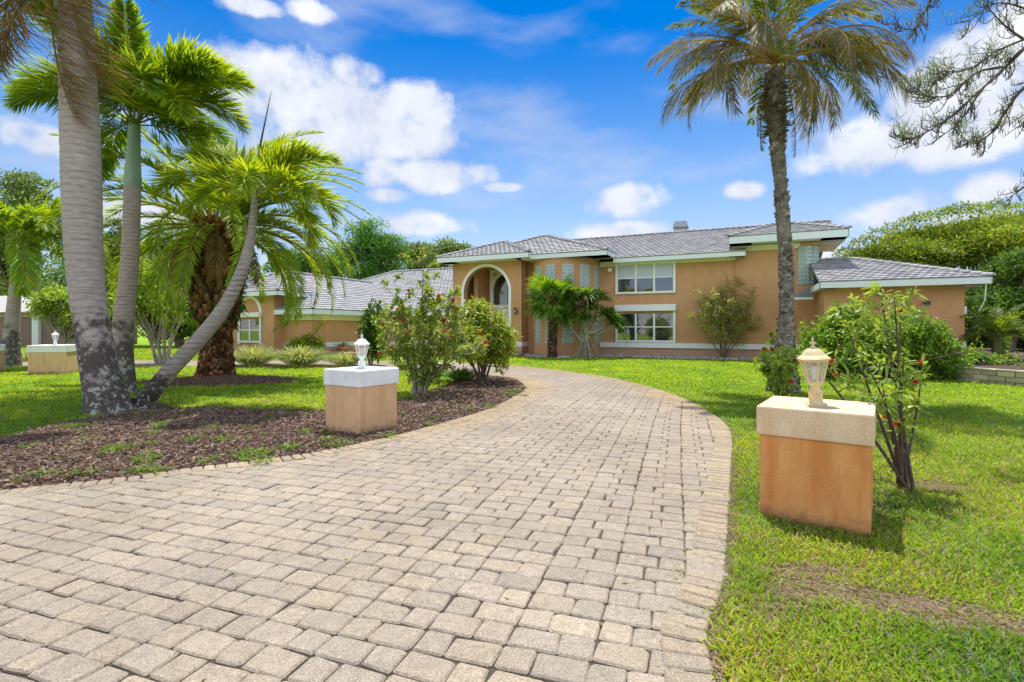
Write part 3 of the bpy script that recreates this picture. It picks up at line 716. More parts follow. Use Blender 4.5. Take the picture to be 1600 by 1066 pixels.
# entry roof
pk = (-10.5,.75,6.95)
roof('entry_roof', [[(-13.6,-2.25,5.74),(-7.6,-2.25,5.74),pk], [(-7.6,-2.25,5.74),(-7.6,3.75,5.74),pk], [(-7.6,3.75,5.74),(-13.6,3.75,5.74),pk], [(-13.6,3.75,5.74),(-13.6,-2.25,5.74),pk]],
     [((-7.6,-2.25,5.74),pk), ((-13.6,-2.25,5.74),pk), ((-13.6,3.75,5.74),pk)], [(-13.6,3.6),(-13.6,-2.25),(-7.6,-2.25),(-7.6,-.3)], 5.72, 5.46, 1.06)
# right tower roof
pk = (4.95,1.6,6.98)
roof('tower_roof', [[(2.45,-1.0,6.02),(7.46,-1.0,6.02),pk], [(7.46,-1.0,6.02),(7.46,4.2,6.02),pk], [(7.46,4.2,6.02),(2.45,4.2,6.02),pk], [(2.45,4.2,6.02),(2.45,-1.0,6.02),pk]],
     [((2.45,-1,6.02),pk), ((7.46,-1,6.02),pk), ((2.45,4.2,6.02),pk), ((7.46,4.2,6.02),pk)], [(2.45,4.2),(2.45,-1.0),(7.46,-1.0),(7.46,4.2)], 6.0, 5.68, 1.05)
# right wing roof with its small return at the left
roof('wing_roof', [[(6.0,-3.7,3.46),(11.5,-3.7,3.46),(7.85,.5,4.8),(6.0,.5,4.8)], [(11.5,-3.7,3.46),(11.5,7,3.46),(7.85,3.4,4.8),(7.85,.5,4.8)]],
     [((11.5,-3.7,3.46),(7.85,.5,4.8)), ((6.35,.5,4.8),(7.85,.5,4.8))], [(6.0,.4),(6.0,-3.7),(11.5,-3.7),(11.5,7)], 3.44, 3.2, .75)
roof('return_roof', [[(5.05,-1.5,2.95),(6.0,-1.5,2.95),(6.0,-.05,3.5)], ], [], [(5.05,-1.5),(6.0,-1.5)], 2.95, 2.86, .3)
# garage roofs and the long roof behind them
pz = 2.62; k = .5
roof('garage_roof', [[(-18.4,-7.2,pz),(-18.4,5,pz),(-23.3,5,pz+k*4.9),(-23.3,-2.3,pz+k*4.9)], [(-21.4,-7.2,pz),(-18.4,-7.2,pz),(-21.4,-4.2,pz+k*3)],
                     [(-28.2,5,pz),(-28.2,-7.2,pz),(-23.3,-2.3,pz+k*4.9),(-23.3,5,pz+k*4.9)]],
     [((-18.4,-7.2,pz),(-21.4,-4.2,pz+k*3)), ((-23.3,-4.8,pz+k*4.9+.04),(-23.3,3.6,pz+k*4.9))], [(-21.4,-7.2),(-18.4,-7.2),(-18.4,-.4)], 2.6, 2.34, .72)
bp = 5.1
br_ = roof('bay_roof', [[(-26.3,-7.9,3.64),(-20.3,-7.9,3.64),(-23.3,-4.9,bp)], [(-20.3,-7.9,3.64),(-20.3,-5.0,3.64),(-23.3,-2.0,bp),(-23.3,-4.9,bp)], [(-26.3,-4,3.64),(-26.3,-7.9,3.64),(-23.3,-4.9,bp),(-23.3,-4,bp)]],
     [((-20.3,-7.9,3.64),(-23.3,-4.9,bp)), ((-26.3,-7.9,3.64),(-23.3,-4.9,bp))], [(-26.3,-5),(-26.3,-7.9),(-20.3,-7.9),(-20.3,-5.2)], 3.62, 3.39, 1.08)
roof('long_roof', [[(-32,-1.1,2.62),(-12.9,-1.1,2.62),(-12.9,7,6.3),(-23.9,7,6.3)], [(-32,15,2.62),(-32,-1.1,2.62),(-23.9,7,6.3)]],
     [((-23.9,7,6.3),(-12.9,7,6.3)), ((-28.2,2.7,4.35),(-23.9,7,6.3))], [(-18.6,-1.1),(-13.1,-1.1)], 2.6, 2.36, .6)
g = Geo(); g.box(-.88, -.12, 5.2, 5.9, 7.0, 7.66); ch = g.build('chimney', MAT['stucco_base'], house)
g = Geo(); g.box(-.92, -.08, 5.16, 5.94, 7.66, 7.73); g.box(-.78, -.22, 5.28, 5.82, 7.73, 7.85)
g.poly([(-.95,5.12,7.85),(-.05,5.12,7.85),(-.05,5.98,7.85),(-.95,5.98,7.85),(-.84,5.26,8.25),(-.16,5.26,8.25),(-.16,5.84,8.25),(-.84,5.84,8.25)], [(3,2,1,0),(4,5,6,7),(0,1,5,4),(1,2,6,5),(2,3,7,6),(3,0,4,7)])
g.build('chimney_cap', MAT['metal'], ch)
# lamps fixed to the walls
def wall_sconce(x, y, z):
    g = Geo(); g.box(x-.06, x+.06, y-.03, y, z-.12, z+.12); g.bar((x,y-.02,z+.05),(x,y-.16,z+.12),.025,.025)
    g.lathe([(.02,.24),(.05,.21),(.11,.13),(.10,.12)], 8, (x,y-.17,z)); g.lathe([(.05,-.13),(.06,-.11),(.02,-.17)], 8, (x,y-.17,z))
    for i in range(6):
        t = i*math.pi/3; g.bar((x+.055*math.cos(t),y-.17+.055*math.sin(t),z-.11),(x+.1*math.cos(t),y-.17+.1*math.sin(t),z+.12),.012,.012)
    s = g.build('wall_lantern', MAT['dark'], house)
    g = Geo(); g.lathe([(.05,-.11),(.092,.12)], 6, (x,y-.17,z)); g.build('pane', MAT['pale_panel'], s)
wall_sconce(-8.85, -1.2, 2.5)
def flood(x, y, z, mat, name, s=1.0, dx=1):
    g = Geo(); g.lathe([(.05,0),(.05,.03)], 10, (x,y-.03,z)); g.bar((x,y,z),(x+.1*dx,y-.12,z+.02),.03,.03)
    g.poly([(x+dx*.03-.09*s,y-.36*s,z-.11*s),(x+dx*.03+.13*s,y-.36*s,z-.11*s),(x+dx*.03+.09*s,y-.1,z-.05),(x+dx*.03-.05*s,y-.1,z-.05),
            (x+dx*.03-.09*s,y-.33*s,z+.07*s),(x+dx*.03+.13*s,y-.33*s,z+.07*s),(x+dx*.03+.09*s,y-.1,z+.08),(x+dx*.03-.05*s,y-.1,z+.08)], [(3,2,1,0),(4,5,6,7),(0,1,5,4),(1,2,6,5),(2,3,7,6),(3,0,4,7)])
    g.build(name, mat, house)
flood(-3.62, 0, 4.78, MAT['cream'], 'flood_light', 1.0)
flood(9.65, -3.0, 2.55, MAT['dark'], 'flood_light', .8, 1)
g = Geo(); g.tube([hw(0,0)-hw(0,0)+Vector((11.35,-3.6,3.3)), Vector((11.32,-3.58,2.6)), Vector((11.2,-3.4,2.2))], .02, 6); g.build('rain_chain', MAT['white'], house)
# low terrace step with its pots beside the garage

# ------------------------------------------------------------------ entrance pillars and their lanterns
def pillar_mats():
    def st(name, base, stain, top):
        m = M(name, base, .9, .1, 5, .3, 110, dist=.004); nt = m.node_tree; N = nt.nodes; L = nt.links; b = N['Principled BSDF']
        src = b.inputs['Base Color'].links[0].from_socket
        tc = N.new('ShaderNodeTexCoord'); mp = N.new('ShaderNodeMapping'); mp.inputs['Scale'].default_value = (5, 5, .8); L.new(tc.outputs['Object'], mp.inputs[0])
        n = N.new('ShaderNodeTexNoise'); n.inputs['Scale'].default_value = 1.6; n.inputs['Detail'].default_value = 8; L.new(mp.outputs[0], n.inputs['Vector'])
        r = N.new('ShaderNodeMapRange'); r.interpolation_type = 'SMOOTHSTEP'; L.new(n.outputs[0], r.inputs[0]); r.inputs[1].default_value = .4; r.inputs[2].default_value = .68; r.inputs[4].default_value = .8
        x = N.new('ShaderNodeMix'); x.data_type = 'RGBA'; L.new(r.outputs[0], x.inputs[0]); L.new(src, x.inputs[6]); x.inputs[7].default_value = (*stain, 1)
        n2 = N.new('ShaderNodeTexNoise'); n2.inputs['Scale'].default_value = 4; n2.inputs['Detail'].default_value = 9; L.new(tc.outputs['Object'], n2.inputs['Vector'])
        r2 = N.new('ShaderNodeMapRange'); L.new(n2.outputs[0], r2.inputs[0]); r2.inputs[1].default_value = .6; r2.inputs[2].default_value = .8; r2.inputs[4].default_value = .5
        x2 = N.new('ShaderNodeMix'); x2.data_type = 'RGBA'; L.new(r2.outputs[0], x2.inputs[0]); L.new(x.outputs[2], x2.inputs[6]); x2.inputs[7].default_value = (*top, 1)
        sp = N.new('ShaderNodeSeparateXYZ'); L.new(tc.outputs['Object'], sp.inputs[0])
        ng = N.new('ShaderNodeTexNoise'); ng.inputs['Scale'].default_value = 11; ng.inputs['Detail'].default_value = 8; L.new(tc.outputs['Object'], ng.inputs['Vector'])
        zz = N.new('ShaderNodeMath'); zz.operation = 'MULTIPLY_ADD'; L.new(ng.outputs[0], zz.inputs[0]); zz.inputs[1].default_value = -.30; L.new(sp.outputs[2], zz.inputs[2])
        rz = N.new('ShaderNodeMapRange'); rz.interpolation_type = 'SMOOTHSTEP'; L.new(zz.outputs[0], rz.inputs[0]); rz.inputs[1].default_value = -.16; rz.inputs[2].default_value = .0; rz.inputs[3].default_value = .7; rz.inputs[4].default_value = 0
        x3 = N.new('ShaderNodeMix'); x3.data_type = 'RGBA'; L.new(rz.outputs[0], x3.inputs[0]); L.new(x2.outputs[2], x3.inputs[6]); x3.inputs[7].default_value = (.17,.11,.06,1)
        n5 = N.new('ShaderNodeTexNoise'); n5.inputs['Scale'].default_value = 190; n5.inputs['Detail'].default_value = 2; L.new(tc.outputs['Object'], n5.inputs['Vector'])
        r5 = N.new('ShaderNodeMapRange'); L.new(n5.outputs[0], r5.inputs[0]); r5.inputs[1].default_value = .3; r5.inputs[2].default_value = .7; r5.inputs[3].default_value = .78; r5.inputs[4].default_value = 1.18
        v5 = N.new('ShaderNodeVectorMath'); v5.operation = 'SCALE'; L.new(x3.outputs[2], v5.inputs[0]); L.new(r5.outputs[0], v5.inputs['Scale'])
        L.new(v5.outputs[0], b.inputs['Base Color']); return m
    return {'rust': st('rust_stained_stucco', (.68,.32,.11), (.56,.20,.05), (.32,.14,.06)), 'tan': st('tan_pillar_stucco', (.66,.42,.225), (.58,.34,.17), (.38,.23,.13)),
            'cap_rust': st('stained_cap', (.72,.54,.35), (.64,.42,.24), (.42,.27,.16)), 'cap_white': st('white_cap', (.74,.75,.74), (.68,.69,.68), (.5,.5,.48))}
PM = pillar_mats()
def pillar(loc, rot, w, h, hc, ma, mb, label, over=.022):
    t = thing('driveway_pillar', label, 'pillar', loc, rot, 'low stucco driveway pillars')
    g = Geo(); g.box(-w/2, w/2, -w/2, w/2, -.1, h-hc); bevel(g.build('body', ma, t), .012)
    g = Geo(); k = w/2+over; g.box(-k, k, -k, k, h-hc+.001, h); bevel(g.build('cap', mb, t), .014)
    return t
def lantern(loc, col, label, tilt=0.0, s=1.0, rot=0.3):
    t = thing('post_lantern', label, 'lantern', loc, rot, 'lanterns on the pillars'); t.rotation_euler = (0, tilt, rot); t.scale = (s,)*3
    mt = M('lantern_paint', col, .5, .12, 12, .1, 60, col2=tuple(c*.82 for c in col), scale2=6)
    g = Geo(); g.lathe([(0,0),(.088,0),(.088,.012),(.06,.02),(.055,.03),(.055,.105),(.062,.11),(.062,.122),(.05,.13),(.034,.15),(.034,.165),(.06,.185),(.066,.2),(0,.2)], 28); g.build('base', mt, t, True)
    z0, z1, r0, r1 = .2, .405, .064, .112
    c = Geo()
    for i in range(6):
        a = i*math.pi/3; b = a+math.pi/3; p = lambda th, r, z: (r*math.cos(th), r*math.sin(th), z)
        c.bar(p(a,r0,z0), p(a,r1,z1), .013, .013, up=p(a,1,0)); c.bar(p(a,r0,z0+.005), p(b,r0,z0+.005), .014, .014); c.bar(p(a,r1,z1-.008), p(b,r1,z1-.008), .016, .016)
    c.build('cage', mt, t)
    g = Geo()
    for i in range(6):
        a = i*math.pi/3; b = a+math.pi/3; p = lambda th, r, z: (.97*r*math.cos(th), .97*r*math.sin(th), z)
        g.poly([p(a,r0,z0), p(b,r0,z0), p(b,r1,z1), p(a,r1,z1)], [(0,1,2,3)])
    g.build('pane', CP, t)
    g = Geo(); g.lathe([(0,.2),(.02,.2),(.02,.26),(.014,.265),(.026,.29),(.03,.32),(.022,.345),(0,.352)], 14); g.build('bulb', MAT['white'], t, True)
    g = Geo(); g.lathe([(.108,.40),(.135,.405),(.137,.415),(.12,.43),(.10,.445),(.088,.462),(.07,.485),(.055,.497),(.035,.503),(.0,.505)], 6); r_ = g.build('roof', mt, t)
    g = Geo(); g.lathe([(.02,.5),(.024,.515),(.014,.525),(.012,.535),(.02,.545),(.018,.555),(.007,.562),(.012,.575),(.004,.60),(0,.6)], 14)
    for a in (0, math.pi/2): g.bar((-.03*math.cos(a),-.03*math.sin(a),.553),(.03*math.cos(a),.03*math.sin(a),.553),.012,.012)
    g.build('finial', mt, t, True)
    return t
CP = clear_pane('lantern_glass')
P1 = (2.555, 4.285, 0)
pillar(P1, R(-36), .75, .915, .235, PM['rust'], PM['cap_rust'], 'rust stained tan pillar on the lawn with a yellowed cap and cream lantern, the largest one')
lantern((2.53, 4.26, .915), (.66,.52,.28), 'yellowed cream lantern leaning on the rust stained pillar', R(-4), .93)
P2 = (-2.305, 7.86, 0)
pillar(P2, R(57.5), .75, .935, .24, PM['tan'], PM['cap_white'], 'clean tan pillar with a white cap standing in the mulch bed')
lantern((P2[0], P2[1], .935), (.80,.80,.78), 'bright white lantern upright on the white capped pillar in the mulch', 0, .9)
P3 = (-15.7, 17.6, 0)
pillar(P3, R(20), 1.05, .98, .24, PM['tan'], PM['cap_white'], 'streaked tan pillar beyond the lawn, just left of the thickest palm trunk')
lantern((P3[0], P3[1], .98), (.80,.80,.78), 'small white lantern on the far pillar left of the palms', 0, .85)
P4 = (-18.42, 17.6, 0)
pillar(P4, R(20), 1.05, .98, .24, PM['tan'], PM['cap_white'], 'pale pillar almost hidden at the left edge, left of the slim palm')

# ------------------------------------------------------------------ palms
def frond(name, L, nl, ll, lw, bend, seed, cols, rcol, petiole=.14, plume=.0, vee=.45, droop=.25, power=1.4, fwd=(.5,.9), ragged=0.0, thick=.022, build=None, mess=0.0):
    rg = np.random.default_rng(seed); n = 26; s = np.linspace(0, 1, n); th = -bend*s**power
    dx = np.cos(th)*L/(n-1); dz = np.sin(th)*L/(n-1)
    X = np.concatenate([[0], np.cumsum(dx[:-1])]); Z = np.concatenate([[0], np.cumsum(dz[:-1])])
    wob = .03*L*np.sin(s*2.2+rg.random()*6)*s
    P = np.stack([X, wob, Z], 1)
    g = Geo() if build is None else build
    g.tube(P, thick*(1-.9*s)+.002, 6, rcol)
    si = np.sort(petiole+(1-petiole)*rg.random(nl)**.95); si = np.concatenate([si, si]); side = np.repeat([1, -1], nl)
    if ragged: keep = rg.random(2*nl) > ragged; si = si[keep]; side = side[keep]
    m = len(si)
    px = np.stack([np.interp(si, s, P[:,k]) for k in range(3)], 1); t = np.interp(si, s, th)
    T = np.stack([np.cos(t), 0*t, np.sin(t)], 1); Nn = np.stack([-np.sin(t), 0*t, np.cos(t)], 1); Yv = np.stack([0*t, np.ones(m), 0*t], 1)*side[:,None]
    f = fwd[0]+(fwd[1]-fwd[0])*si+rg.normal(0, .1, m); rho = vee+rg.normal(0, .13, m)+plume*(rg.random(m)-.5)*2
    D = T*np.sin(f)[:,None]+np.cos(f)[:,None]*(Yv*np.cos(rho)[:,None]+Nn*np.sin(rho)[:,None])
    if mess: D = D+rg.normal(0, mess, D.shape)
    prof = np.clip(np.sin(np.pi*(.16+.80*si)), .05, 1)**.65
    Lf = ll*prof*(1+rg.normal(0, .09+mess*.6, m)); W = lw*(.55+.45*prof)
    V, Tr = blades(px, D, Nn, Lf, W, droop*(.6+.8*rg.random(m)), .6)
    c = pick(cols, m, rg, .16); g.tris(V, Tr, np.repeat(c, 6, axis=0))
    return g.build(name, MAT['frond']) if build is None else g
GREEN = [(.12,.24,.03),(.16,.29,.032),(.21,.34,.035),(.095,.19,.028)]
YGREEN = [(.25,.38,.035),(.33,.43,.035),(.42,.46,.04),(.19,.32,.03)]
DARK = [(.05,.10,.02),(.06,.12,.022),(.075,.14,.025)]
BROWN = [(.24,.15,.08),(.30,.20,.11),(.18,.11,.06),(.34,.26,.16),(.21,.17,.08)]
TAN = [(.21,.185,.11),(.17,.165,.085),(.13,.15,.07),(.24,.20,.13),(.10,.135,.055),(.14,.17,.07)]
def variants(**k):
    out = []
    for i, b in enumerate(k.pop('bends')):
        o = frond('frond', bend=b, seed=k.get('seed0', 0)+i*7+1, **{a: v for a, v in k.items() if a != 'seed0'}); out.append(o)
    return out
used = set()
def put(src, parent, loc, az, el, roll=0.0, s=1.0):
    """place a frond: az measured from +X, el its rise at the base"""
    m = Matrix.Rotation(az, 4, 'Z') @ Matrix.Rotation(-el, 4, 'Y') @ Matrix.Rotation(roll, 4, 'X')
    if src.name not in used:
        used.add(src.name); src.parent = parent; o = src
    else:
        o = src.copy(); COL.objects.link(o); o.parent = parent
    o.location = loc; o.rotation_euler = m.to_euler(); o.scale = (s,)*3; return o
bark_a = ringed_bark('palm_bark', (.36,.305,.275), (.07,.055,.048), (.40,.40,.32), 2.6, .35)
bark_b = ringed_bark('slim_palm_bark', (.33,.27,.24), (.085,.068,.06), (.37,.39,.31), 3.6, .5)
bark_c = ringed_bark('leaning_palm_bark', (.30,.265,.23), (.045,.036,.03), (.41,.44,.35), 3.0, .7, (-.3, 1.5))
shaft = M('crownshaft', (.20,.30,.20), .45, .15, 5, .05, 30, col2=(.30,.36,.26), scale2=2.5, stretch=(1,1,.3))
def trunk(g, pts, rads, n=20, rough=.012, step=.045, seed=1):
    P = smooth_line(pts, 14); m = len(P); rr = np.interp(np.linspace(0, 1, m), np.linspace(0, 1, len(rads)), rads)
    L_ = sum((b-a).length for a, b in zip(P, P[1:])); k = int(L_/step); idx = np.linspace(0, m-1, k)
    Q = np.stack([np.interp(idx, np.arange(m), [p[i] for p in P]) for i in range(3)], 1); r2 = np.interp(idx, np.arange(m), rr)
    rg = np.random.default_rng(seed); r2 = r2*(1+rough*(rg.random(k)-.5)*2+rough*.5*np.sin(np.arange(k)*1.9))
    g.tube(Q, r2, n); return P
def rel(pts, base): return [Vector(p)-Vector(base) for p in pts]

# -- the three trunks of the clump
# thick trunk, its crown above the picture, one dead brown frond hanging against it
B = G(170, 645); Yb = B.y
pts = [A(172,650,Yb)]+[A(x,y,Yb) for x, y in ((160,600),(149,540),(138,470),(131,390),(128,300),(125,200),(121,90),(118,0))]+[A(115,-90,Yb), A(113,-190,Yb)]
t = thing('palm_tree', 'thick grey trunked palm at the left with a brown dead frond hanging down it', 'palm tree', B, 0, 'palms of the clump')
g = Geo(); trunk(g, rel(pts, B), [.40,.30,.275,.27,.285,.30,.295,.27,.245,.22,.2], 28, .016, .05, 1); g.build('trunk', bark_a, t, True)
top = Vector(pts[-1])-B
g = Geo(); trunk(g, [top-Vector((0,0,.1)), top+Vector((0,0,.5)), top+Vector((.02,0,1.1))], [.21,.23,.11], 20, .0); g.build('crownshaft', shaft, t, True)
fx = variants(L=3.1, nl=150, ll=.62, lw=.045, bends=(1.5, 2.1, 2.6), cols=GREEN, rcol=(.2,.24,.08), plume=.75, droop=.28, vee=.2, petiole=.16, seed0=10)
for i in range(11): put(fx[i % 3], t, top+Vector((0,0,1.0)), R(i*360/11*1.0+13*(i % 2)), R((52, 38, 22, 60)[i % 4]), 0, 1)
df = frond('dead_frond', 3.9, 230, .60, .026, .55, 77, BROWN, (.26,.17,.10), .06, 1.1, 0, .95, fwd=(.55,1.0), thick=.03, mess=.42)
df2 = frond('dead_frond', 3.4, 170, .60, .026, .4, 78, [(.2,.19,.08),(.14,.17,.05),(.26,.18,.08)], (.26,.17,.10), .06, 1.0, 0, .8, fwd=(.55,1.0), thick=.03, mess=.4)
put(df, t, Vector(A(100,-150,Yb-.34))-B, R(205), R(-80), 0, .98); df['label'] = 'brown shrivelled frond hanging against the trunk'
put(df, t, Vector(A(80,-160,Yb-.25))-B, R(190), R(-76), 1.0, .95); put(df, t, Vector(A(112,-170,Yb-.36))-B, R(250), R(-84), .5, .9); put(df, t, Vector(A(70,-170,Yb-.1))-B, R(182), R(-70), 2.0, .95)
put(df2, t, Vector(A(62,-150,Yb+.1))-B, R(178), R(-68), .4, .98)
for (az, el) in ((190, -30), (170, -12), (215, -25)): put(fx[1], t, top+Vector((-.1,0,.6)), R(az), R(el), 0, 1.05)

# slimmer straight trunk with a green crownshaft
B2 = G(196, 617); Y2 = B2.y
pts = [A(x,y,Y2) for x, y in ((197,620),(192,560),(193,500),(201,430),(205,360),(207,290))]
t2 = thing('palm_tree', 'slim upright palm with a green crownshaft behind the thickest trunk', 'palm tree', B2, 0, 'palms of the clump')
g = Geo(); trunk(g, rel(pts, B2), [.23,.215,.205,.19,.175,.165], 22, .012, .04, 2); g.build('trunk', bark_b, t2, True)
c0, c1 = Vector(A(207,292,Y2))-B2, Vector(A(210,196,Y2))-B2
g = Geo(); trunk(g, [c0, c0.lerp(c1,.12), c0.lerp(c1,.4), c1], [.172,.176,.15,.115], 20, 0); g.build('crownshaft', shaft, t2, True)
fy = variants(L=2.8, nl=260, ll=.74, lw=.048, bends=(1.1, 1.6, 2.1, .5), cols=GREEN+YGREEN[:2], rcol=(.22,.25,.09), plume=.9, droop=.16, vee=.25, petiole=.14, seed0=40)
fyy = variants(L=2.8, nl=260, ll=.74, lw=.05, bends=(1.6, 2.1), cols=YGREEN, rcol=(.25,.28,.09), plume=.9, droop=.16, vee=.3, petiole=.14, seed0=60)
for (k, az, el, sc) in ((0,155,66,1.05),(3,128,70,1.1),(0,35,62,1.05),(1,200,40,.9),(1,100,60,1),(2,310,48,.95),(0,250,64,1.0),(1,340,52,1.05),(2,150,16,.85),(2,30,12,.85),(1,70,40,1.0),(3,300,74,.9)):
    put(fy[k], t2, c1, R(az), R(el), 0, sc)
for (k, az, el, sc) in ((0,5,56,1.1),(1,20,50,1.0),(0,345,60,1.05),(1,330,40,.95),(1,190,58,1.05)): put(fyy[k], t2, c1, R(az), R(el), 0, sc)

# leaning trunk that curves up to a spear leaf
B3 = G(222, 636); Y3 = B3.y
lp = [(212,646),(238,612),(272,572),(310,532),(345,488),(372,438),(388,390),(395,345),(398,300)]
pts = [A(x,y,Y3+.05*i) for i, (x, y) in enumerate(lp)]
t3 = thing('palm_tree', 'leaning palm with a lichen covered trunk that curves up to a spear leaf', 'palm tree', B3, 0, 'palms of the clump')
g = Geo(); trunk(g, rel(pts, B3), [.20,.17,.155,.145,.135,.12,.10,.075,.055], 20, .012, .04, 3); g.build('trunk', bark_c, t3, True)
c3 = Vector(pts[-1])-B3
g = Geo(); g.tube([c3, Vector(A(406,230,Y3+.4))-B3, Vector(A(424,142,Y3+.4))-B3], [.032,.022,.004], 8, (.10,.13,.05)); g.build('spear_leaf', MAT['frond'], t3)
fz_ = variants(L=1.8, nl=170, ll=.52, lw=.038, bends=(1.1, 1.6, 2.1), cols=YGREEN, rcol=(.28,.32,.10), plume=.7, droop=.15, vee=.45, petiole=.16, seed0=80)
for (k, az, el, sc) in ((0,175,48,1.1),(1,160,62,1.15),(1,195,30,1.1),(0,5,46,1.05),(1,350,62,.95),(2,25,26,1.1),(1,330,20,1.0),(2,215,12,.9),(2,290,30,.9),(1,80,55,1),(0,110,38,1.05),(2,45,5,1.0)):
    put(fz_[k], t3, c3, R(az), R(el), 0, sc)
rt_ = thing('root_mound', 'lumpy grey root mound joining the feet of the clumped palms', 'root mound', G(205, 640))
g = Geo(); rg = np.random.default_rng(5)
V = []
nu, nv = 40, 14
for j in range(nv+1):
    for i in range(nu):
        a = 2*math.pi*i/nu; b = math.pi/2*j/nv
        rr = 1+.16*math.sin(3*a+1)+.12*math.sin(7*a+b*5)+.10*math.sin(13*a+9*b); V.append((.62*rr*math.cos(a)*math.cos(b), .34*rr*math.sin(a)*math.cos(b), .19*math.sin(b)*(1+.25*math.sin(5*a+3*b))-.02))
g.poly(V, [(j*nu+i, j*nu+(i+1) % nu, (j+1)*nu+(i+1) % nu, (j+1)*nu+i) for j in range(nv) for i in range(nu)])
g.build('roots', bark_c, rt_, True)

# stout date palm with cut leaf bases, ferns in them and a skirt of long fronds
B4 = G(338, 596); Y4 = B4.y+.3; B4 = Vector(((338-800)/F*Y4, Y4, 0))
t4 = thing('date_palm', 'stout date palm with a wide trunk of brown cut leaf bases above a narrow foot', 'palm tree', B4)
k4 = Y4/F
zt4 = A(0,350,Y4).z
prof = [(0,.82),(.15,.76),(.5,.66),(1.0,.60),(1.5,.60),(1.75,.72),(2.2,.88),(3.0,.93),(3.8,.95),(4.3,.92),(4.75,.80),(5.0,.5)]
sc4 = zt4/4.85; prof = [(z*sc4, r*.70) for z, r in prof]
core = M('date_palm_bark', (.075,.05,.034), .95, .35, 12, .8, 30, attr=False, dist=.03)
g = Geo(); g.lathe([(r*.9, z) for z, r in prof], 36, col=(.06,.04,.025)); rg = np.random.default_rng(21)
DP = [(.13,.052,.024),(.09,.04,.02),(.21,.09,.04),(.05,.028,.018),(.27,.15,.08)]
za = np.array([p[0] for p in prof]); ra = np.array([p[1] for p in prof])
z = .06; i = 0
while z < zt4+.1:                                       # leaf base stubs in rising spirals, short ledges below and long hooks above
    low = z < 1.62*sc4; m = 19 if low else 17
    for q in range(m):
        a = 2*math.pi*(q+.5*(i % 2))/m+rg.normal(0, .06); r = np.interp(z, za, ra)*.93; w = 2*math.pi*r/m*(.98 if low else .86)
        out = (.05 if low else .09+.06*(z/zt4))*(1+rg.normal(0, .25)); up = (.05 if low else .15)*(1+rg.normal(0, .2))
        zz = z+rg.normal(0, .02); c, s_ = math.cos(a), math.sin(a)
        P = lambda rr, tt, h: ((rr)*c-tt*s_, (rr)*s_+tt*c, zz+h)
        V = [P(r-.05,-w/2,-.07),P(r-.05,w/2,-.07),P(r-.05,w/2,.07),P(r-.05,-w/2,.07),P(r+out,-w*.3,up-.03),P(r+out,w*.3,up-.03),P(r+out*.8,w*.26,up+.03),P(r+out*.8,-w*.26,up+.03),P(r+out*.55,0,-.05)]
        col = np.tile(pick(DP, 1, rg, .25)[0]*(.75 if low else 1), (9,1)); col[4:8] *= 1.7 if rg.random() < .5 else 1.1
        g.poly(V, [(4,5,6,7),(0,8,4),(8,5,4),(8,1,5),(1,2,6,5),(2,3,7,6),(3,0,4,7),(0,1,8)], np.clip(col, 0, 1))
    z += .085 if low else .125; i += 1
g.build('trunk', M('leaf_base_stubs', (1,1,1), .95, .3, 18, .6, 50, attr=True, spec=.1), t4)
g = Geo(); n = 420; a = rg.random(n)*2*np.pi; zz = (1.7+2.5*rg.random(n)**.8)*sc4; r = np.interp(zz, za, ra)+.06
P = np.stack([r*np.cos(a), r*np.sin(a), zz], 1); D = np.stack([np.cos(a), np.sin(a), rg.normal(.1, .5, n)], 1)+rg.normal(0, .4, (n,3))
V, Tr = blades(P, D, np.tile((0,0,1.), (n,1))+rg.normal(0,.3,(n,3)), .17+.12*rg.random(n), .075, .5); g.tris(V, Tr, np.repeat(pick([(.05,.13,.02),(.08,.19,.03),(.11,.24,.04)], n, rg), 6, axis=0)); g.build('fern_leaves', MAT['leaf'], t4)
fd = variants(L=4.3, nl=150, ll=.50, lw=.034, bends=(1.35, 1.8, 2.25), cols=YGREEN+YGREEN+GREEN[1:3], rcol=(.30,.30,.10), plume=.12, droop=.12, vee=.5, petiole=.10, seed0=100, fwd=(.55,1.0), thick=.04)
c4 = Vector((0,0,zt4+.05)); rg = np.random.default_rng(31)
for i in range(52):
    ring_ = i/52; az = i*137.5; el = 78-100*ring_**1.05+rg.normal(0, 5)
    put(fd[min(2, int(ring_*2.2+.5)) if el < 60 else 0], t4, c4+Vector((.35*math.cos(R(az)), .35*math.sin(R(az)), -.25*ring_)), R(az), R(el), rg.normal(0, .2), .86+.16*rg.random())
for (az, el) in ((12,22),(355,30),(18,8),(345,10),(30,0),(335,-6),(0,48),(350,42),(22,40),(340,34),(8,55),(330,50)): put(fd[1 if el < 30 else 0], t4, c4+Vector((.3,0,-.1)), R(az), R(el), 0, 1.06)
dd_ = frond('dead_frond', 1.7, 70, .35, .03, .8, 130, BROWN, (.22,.13,.06), .1, .8, 0, .9)
for az, el in ((165,-40),(185,-55),(10,-60),(250,-50),(300,-45),(140,-50)): put(dd_, t4, c4+Vector((.8*math.cos(R(az)),.8*math.sin(R(az)),-.35)), R(az), R(el))

